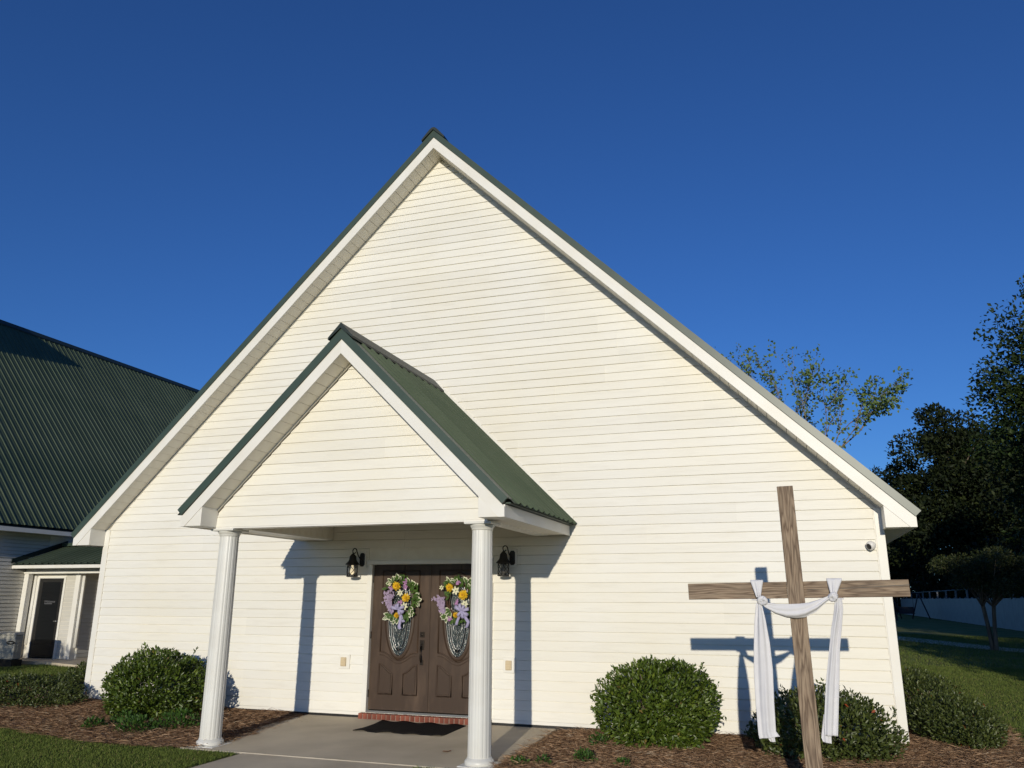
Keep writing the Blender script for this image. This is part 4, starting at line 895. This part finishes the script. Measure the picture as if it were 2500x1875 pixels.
def small_plant(x, y, r, h, n, label, m='plant', L=.05):
    root = thing('bedding_plant', (x, y, GZ), label, 'plant', 'low leafy plants in the straw')
    mb = MB()
    for k in range(6):
        t = k*1.05; mb.tube([(x, y, GZ+.03), (x+r*.5*math.cos(t), y+r*.5*math.sin(t), GZ+h*.8)], [.005, .003], 4)
    mb.build('stem', 'plant', root)
    p, d = blob_pts(n, (x, y, GZ+.07), (r, r), 1, GZ+.05+h, GZ, .12, int(abs(x*977+y*311)), (.35, 1.02))
    A = norm(d+np.array([0, 0, .5])+rng.normal(0, .5, p.shape)); Ls = L*rng.uniform(.6, 1.2, len(p))
    leaves('foliage', m, p, A, norm(d*.3+np.array([0, 0, 1])+rng.normal(0, .5, p.shape)), Ls, Ls*.6, rng.random(len(p)), root, (x, y, GZ))
small_plant(-2.75, -1.75, .27, .24, 900, 'mid-green leafy plant at the foot of the shrub near the column')
small_plant(-3.15, -2.05, .25, .17, 700, 'low spreading green plant in straw before the rounded shrub')
small_plant(-3.72, -2.15, .15, .13, 350, 'small green plant in straw between lawn and rounded shrub')
small_plant(-3.65, -1.7, .18, .15, 400, 'dark leafy sprig under the left edge of rounded shrub')
small_plant(2.80, -2.05, .12, .14, 380, 'small round green plant in straw between slab and cross', L=.035)
small_plant(3.22, -2.12, .07, .08, 120, 'tiny green sprout in straw near the round green plant', L=.035)
small_plant(2.22, -2.5, .09, .09, 150, 'tiny leafy sprout in straw beside the right porch column', L=.04)
small_plant(2.45, -2.42, .09, .09, 150, 'tiny leafy sprout in straw a step from the column', L=.04)
small_plant(2.75, -1.15, .1, .14, 160, 'young shoots at the left foot of the shrub by porch', L=.045)

# ------------------------------------------------------------------ fence, swing, chair
fence = thing('privacy_fence', (18, 60, GZ), 'white vinyl privacy fence with taller posts along the shaded lawn', 'fence')
def fx(y): return 17.45+.03*(y-43) if y < 80 else 18.5
pan = pst = None; y = 30.0; k = 0
while y < 100:
    x = 17.5+.025*(y-43)*.6
    if pan is None:
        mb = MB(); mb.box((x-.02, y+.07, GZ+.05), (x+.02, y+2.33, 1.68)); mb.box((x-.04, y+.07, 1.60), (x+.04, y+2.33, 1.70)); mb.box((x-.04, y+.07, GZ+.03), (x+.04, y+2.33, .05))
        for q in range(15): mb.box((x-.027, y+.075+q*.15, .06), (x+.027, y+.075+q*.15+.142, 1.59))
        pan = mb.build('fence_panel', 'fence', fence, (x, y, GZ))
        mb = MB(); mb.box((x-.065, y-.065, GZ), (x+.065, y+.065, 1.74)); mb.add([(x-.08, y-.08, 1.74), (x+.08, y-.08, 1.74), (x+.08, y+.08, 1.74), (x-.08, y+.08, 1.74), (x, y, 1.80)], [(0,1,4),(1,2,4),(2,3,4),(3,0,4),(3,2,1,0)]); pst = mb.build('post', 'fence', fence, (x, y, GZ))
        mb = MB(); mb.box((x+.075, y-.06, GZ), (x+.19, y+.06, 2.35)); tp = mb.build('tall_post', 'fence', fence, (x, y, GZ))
    else:
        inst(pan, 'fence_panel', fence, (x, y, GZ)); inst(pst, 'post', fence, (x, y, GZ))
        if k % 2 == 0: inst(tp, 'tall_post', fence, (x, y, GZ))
    y += 2.4; k += 1
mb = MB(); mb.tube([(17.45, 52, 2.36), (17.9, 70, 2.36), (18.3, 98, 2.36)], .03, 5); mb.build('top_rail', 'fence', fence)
sw_ = thing('garden_swing', (15.6, 74, GZ), 'dark A-frame garden swing standing in shade by the white fence', 'swing')
for xx in (14.2, 16.6):
    for s in (-1, 1):
        mb = MB(); mb.tube([(xx+s*.75, 74, GZ), (xx, 74+.0, 2.2)], .06, 6); mb.build('leg', 'dark_paint', sw_)
mb = MB(); mb.tube([(14.0, 74, 2.2), (16.8, 74, 2.2)], .06, 6); mb.build('top_beam', 'dark_paint', sw_)
mb = MB(); mb.box((14.7, 73.7, .32), (16.1, 74.2, .38)); mb.build('seat', 'dark_paint', sw_)
mb = MB(); mb.box((14.7, 74.2, .38), (16.1, 74.27, .95)); mb.build('backrest', 'dark_paint', sw_)
for xx in (14.75, 16.05):
    mb = MB(); mb.tube([(xx, 73.95, .4), (xx, 74, 2.2)], .02, 5); mb.build('chain', 'dark_paint', sw_)
ch = thing('garden_chair', (13.3, 66, GZ), 'dark slat-back garden chair on the shaded lawn near the swing', 'chair')
mb = MB(); mb.add([(13.0, 65.7, .28), (13.6, 65.7, .28), (13.6, 66.25, .18), (13.0, 66.25, .18), (13.0, 65.7, .33), (13.6, 65.7, .33), (13.6, 66.25, .23), (13.0, 66.25, .23)], [(3,2,1,0),(4,5,6,7),(0,1,5,4),(1,2,6,5),(2,3,7,6),(3,0,4,7)]); mb.build('seat', 'dark_paint', ch)
for i in range(5):
    mb = MB(); mb.tube([(13.05+i*.125, 66.22, .2), (13.0+i*.15, 66.55, .95)], .045, 5); mb.build('back_slat', 'dark_paint', ch)
for xx in (12.98, 13.62):
    mb = MB(); mb.box((xx-.04, 65.66, GZ), (xx+.04, 65.76, .5)); mb.build('leg', 'dark_paint', ch)
    mb = MB(); mb.box((xx-.04, 66.3, GZ), (xx+.04, 66.4, .5)); mb.build('leg', 'dark_paint', ch)
    mb = MB(); mb.box((xx-.07, 65.6, .501), (xx+.07, 66.5, .54)); mb.build('armrest', 'dark_paint', ch)

# ------------------------------------------------------------------ trees
def branch_tree(base, h, spread, seed, levels=4, r0=.2, lean_=(0, 0), up_=.55, first=.3, kids=(3, 4), trunks=1, tl=.28):
    R = random.Random(seed); mb = MB(); tips = []
    def grow(p, d, L, r, lv):
        n = 4; pts = [p]; q = p.copy(); dd = d.copy()
        for i in range(n):
            dd = (dd+Vector((R.gauss(0, .13), R.gauss(0, .13), R.gauss(.03, .09)))).normalized(); q = q+dd*(L/n); pts.append(q.copy())
        mb.tube(pts, [r*(1-.45*i/n) for i in range(n+1)], 6 if lv < 2 else 4, False)
        if lv >= 2: tips.extend(pts[1:])
        if lv >= levels: tips.append(q.copy()); return
        for j in range(R.randint(*kids)):
            t = R.uniform(.45 if lv or trunks == 1 else .85, 1) if j else 1; s = pts[min(n, max(1, int(t*n+.5)))]
            a = Vector((R.gauss(0, 1), R.gauss(0, 1), R.gauss(0, .5))); a = (a-a.dot(dd)*dd).normalized()
            nd = (dd*up_*1.3+a*R.uniform(.55, 1.0)*spread+Vector((0, 0, .12))).normalized()
            grow(s.copy(), nd, L*R.uniform(.6, .82), r*.55, lv+1)
    for k in range(trunks):
        t = 6.28*k/max(1, trunks)+R.uniform(-.3, .3); off = Vector((.09*math.cos(t), .09*math.sin(t), 0)) if trunks > 1 else Vector((0, 0, 0))
        d = Vector((lean_[0]+(tl*math.cos(t) if trunks > 1 else 0), lean_[1]+(tl*math.sin(t) if trunks > 1 else 0), 1)).normalized()
        grow(Vector(base)+off-Vector((0, 0, .1)), d, h*first, r0, 0)
    return mb, tips
def tree(name, label, base, h, crown, seed, m='oak', bark='bark', nl=12000, L=.3, r0=.25, first=.33, spread=.8, levels=4, cl=.7, group='trees around the church', trunks=1, lean_=(0, 0), up_=.55, kids=(3, 4), aspect=.6, droop=0, tilt=.6, tl=.28):
    root = thing(name, base, label, 'tree', group)
    mb, tips = branch_tree(base, h, spread, seed, levels, r0, lean_, up_, first, kids, trunks, tl)
    mb.build('trunk', bark, root, base)
    g = np.random.default_rng(seed)
    T = np.array([tuple(t) for t in tips]); T = T[T[:, 2] > base[2]+crown]
    c = T[g.integers(0, len(T), nl)]; p = c+g.normal(0, cl*.42, (nl, 3))*np.array([1, 1, .75])
    ctr = T.mean(0); d = norm(p-ctr)
    A = norm(d*.5+g.normal(0, tilt, (nl, 3))+np.array([0, 0, -droop])); N = norm(d*.4+np.array([0, -.15, .6])+g.normal(0, .6, (nl, 3)))
    Ls = L*g.uniform(.6, 1.25, nl)
    cv = np.clip(g.normal(.45, .2, len(T)), 0, 1)
    leaves('crown', m, p, A, N, Ls, Ls*aspect, np.clip(g.normal(.45, .3, nl), 0, 1), root, base)
    return root
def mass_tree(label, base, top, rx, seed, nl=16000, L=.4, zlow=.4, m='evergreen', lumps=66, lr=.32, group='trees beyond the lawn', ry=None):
    """full crown of overlapping leaf clumps on a limbed trunk"""
    root = thing('tree', base, label, 'tree', group); g = np.random.default_rng(seed); ry = ry or rx
    H = top-base[2]; cz = base[2]+zlow+(H-zlow)*.47; rz = (H-zlow)*.53
    c = norm(g.normal(size=(lumps, 3)))*(g.random((lumps, 1))**.45)*.80
    C = np.stack([base[0]+c[:, 0]*rx*(1-.28*c[:, 2]), base[1]+c[:, 1]*ry*(1-.28*c[:, 2]), cz+c[:, 2]*rz], 1)
    mb = MB(); bx_, by_, bz_ = base
    mb.tube([(bx_, by_, bz_-.2), (bx_+.1, by_, bz_+H*.3), (bx_-.1, by_+.1, bz_+H*.5), (bx_, by_, bz_+H*.72)], [H*.022, H*.017, H*.010, H*.003], 8, False)
    for p in C[::2]:
        z0_ = max(bz_+.12*H, p[2]-.45*abs(p[0]-bx_)-.2*H); s0 = Vector((bx_, by_, min(z0_, bz_+.6*H))); e = Vector(p).lerp(Vector((bx_, by_, p[2])), .15)
        mb.tube([s0, s0.lerp(e, .55)+Vector((0, 0, .04*H)), e], [H*.008, H*.005, H*.002], 5, False)
    mb.build('trunk', 'bark', root, base)
    k = g.integers(0, lumps, nl); d = norm(g.normal(size=(nl, 3))); rr = lr*rx*g.uniform(.7, 1.25, lumps)
    p = C[k]+d*(rr[k]*g.uniform(.25, 1.08, nl)**.6)[:, None]*np.array([1, 1, .72]); p = p[p[:, 2] > base[2]+.1]; d = d[:len(p)]; n_ = len(p)
    A = norm(norm(p-C.mean(0))*.6+g.normal(0, .6, (n_, 3))); N = norm(d*.5+np.array([0, -.2, .5])+g.normal(0, .55, (n_, 3))); Ls = L*g.uniform(.55, 1.3, n_)
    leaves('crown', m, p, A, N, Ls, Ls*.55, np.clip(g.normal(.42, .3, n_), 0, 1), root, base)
    return root
GB = 'trees beyond the lawn'
tree('tree', 'sparse tree with young spring leaves rising behind the church roof', (6.25, 24.5, GZ), 12.0, 4.5, 53, 'spring', 'bark_pale', 2900, .15, .12, .40, .49, 5, .25, GB, up_=.66, kids=(2, 3), aspect=.75)
mass_tree('tall shade-darkened tree behind the fence, its top highest of the far trees', (22.3, 83, GZ), 23.8, 7.4, 12, 52000, .42)
mass_tree('broad shade-darkened tree behind the far end of the fence, nearest the church eave', (18.6, 108, GZ), 20.5, 6.4, 13, 34000, .5)
mass_tree('shade-darkened tree behind the middle of the white fence', (28, 80, GZ), 20.5, 6.8, 14, 36000, .42)
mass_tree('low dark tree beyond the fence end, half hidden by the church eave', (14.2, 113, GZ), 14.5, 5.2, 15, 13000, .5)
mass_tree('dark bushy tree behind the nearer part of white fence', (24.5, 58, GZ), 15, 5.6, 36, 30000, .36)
mass_tree('tall near oak with hanging leafy boughs at the lawn edge', (18.9, 27, GZ), 17.4, 6.2, 16, 70000, .22, 2.0, m='oak', lumps=84, lr=.27)
cb = (11.75, 22.4, GZ); cr = thing('crape_myrtle', cb, 'small multi-stemmed ornamental tree with flat dark crown in the lawn beside the path', 'tree', GB)
mb = MB(); RC = random.Random(4); g = np.random.default_rng(44); lum = []
for k in range(4):
    t = k*1.6+.4; p0 = Vector((cb[0]+.07*math.cos(t), cb[1]+.07*math.sin(t), GZ-.1)); p1 = p0+Vector((.05*math.cos(t), .05*math.sin(t), .75)); p2 = p0+Vector((.16*math.cos(t), .16*math.sin(t), 1.6)); mb.tube([p0, p1, p2], [.075, .06, .045], 7, False)
    for q in range(9):
        t2 = t+RC.gauss(0, .8); r_ = RC.uniform(.3, 1.65); e = Vector((cb[0]+.25+r_*math.cos(t2), cb[1]+r_*math.sin(t2), RC.uniform(2.05, 3.25)-.12*r_)); mb.tube([p2, p2.lerp(e, .5)+Vector((0, 0, .12)), e], [.032, .02, .007], 5, False); lum.append(tuple(e))
mb.build('trunk', 'bark', cr, cb)
lum = np.array(lum); k = g.integers(0, len(lum), 17000); d = rdir(17000); p = lum[k]+d*(g.random(17000)**.5*.46)[:, None]*np.array([1, 1, .7])
leaves('crown', 'crape', p, norm(d*.7+g.normal(0, .5, d.shape)), norm(d*.4+np.array([0, -.2, .6])+g.normal(0, .5, d.shape)), .095*g.uniform(.6, 1.25, 17000), .05*g.uniform(.6, 1.25, 17000), np.clip(g.normal(.42, .28, 17000), 0, 1), cr, cb)
mass_tree('leafy tree standing off to the right of the lawn path', (20.5, 13.5, GZ), 15, 5.2, 18, 16000, .36, 2.6)
mass_tree('broad tree to the right of the churchyard drive', (15.6, -6.5, GZ), 9.5, 4.0, 19, 16000, .32, 2.2)
mass_tree('large tree across the yard behind the photographer', (23.5, -9, GZ), 16, 6.0, 20, 16000, .42, 2.5)
mass_tree('large spreading tree at the far right of the churchyard', (30, 20, GZ), 18, 6.5, 31, 16000, .42, 2.5)

# woodland undergrowth behind the fence
n_ = 26000; g_ = np.random.default_rng(77); yy = g_.uniform(48, 128, n_); xx = 19.6+g_.random(n_)**1.5*14-np.clip((yy-100)*.42, 0, 12); zz = GZ+g_.random(n_)**1.2*(4.2+1.6*np.sin(yy*.5)+1.2*np.sin(xx*.9+yy*.21))
A = norm(g_.normal(0, 1, (n_, 3))+np.array([-.3, -.4, .5])); Ls = g_.uniform(.3, .7, n_)
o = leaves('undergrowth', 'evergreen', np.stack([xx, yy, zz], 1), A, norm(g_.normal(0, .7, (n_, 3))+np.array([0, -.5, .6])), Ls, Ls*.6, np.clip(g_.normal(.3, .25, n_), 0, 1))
tag(o, 'dense dark undergrowth filling the gap below the trees behind fence', 'undergrowth', kind='stuff')

# stray straw blown onto the edges of the slab
n_ = 260; g_ = np.random.default_rng(5); sd2 = g_.random(n_) < .55
xx = np.where(sd2, 1.93-np.abs(g_.normal(0, .09, n_)), -1.72+np.abs(g_.normal(0, .10, n_))+g_.uniform(-.1, 0, n_)); yy = g_.uniform(-2.55, -.12, n_); zz = -.078+.0153*yy+g_.uniform(.002, .008, n_)
th = g_.uniform(0, 6.28, n_)
o = leaves('stray_straw', 'straw', np.stack([xx, yy, zz], 1), np.stack([np.cos(th), np.sin(th), np.zeros(n_)], 1), np.tile([0, 0, 1.], (n_, 1)), g_.uniform(.05, .15, n_), np.full(n_, .0035), g_.random(n_), bend=0)
tag(o, 'loose pine needles blown onto the edges of the porch slab', 'pine straw', kind='stuff')
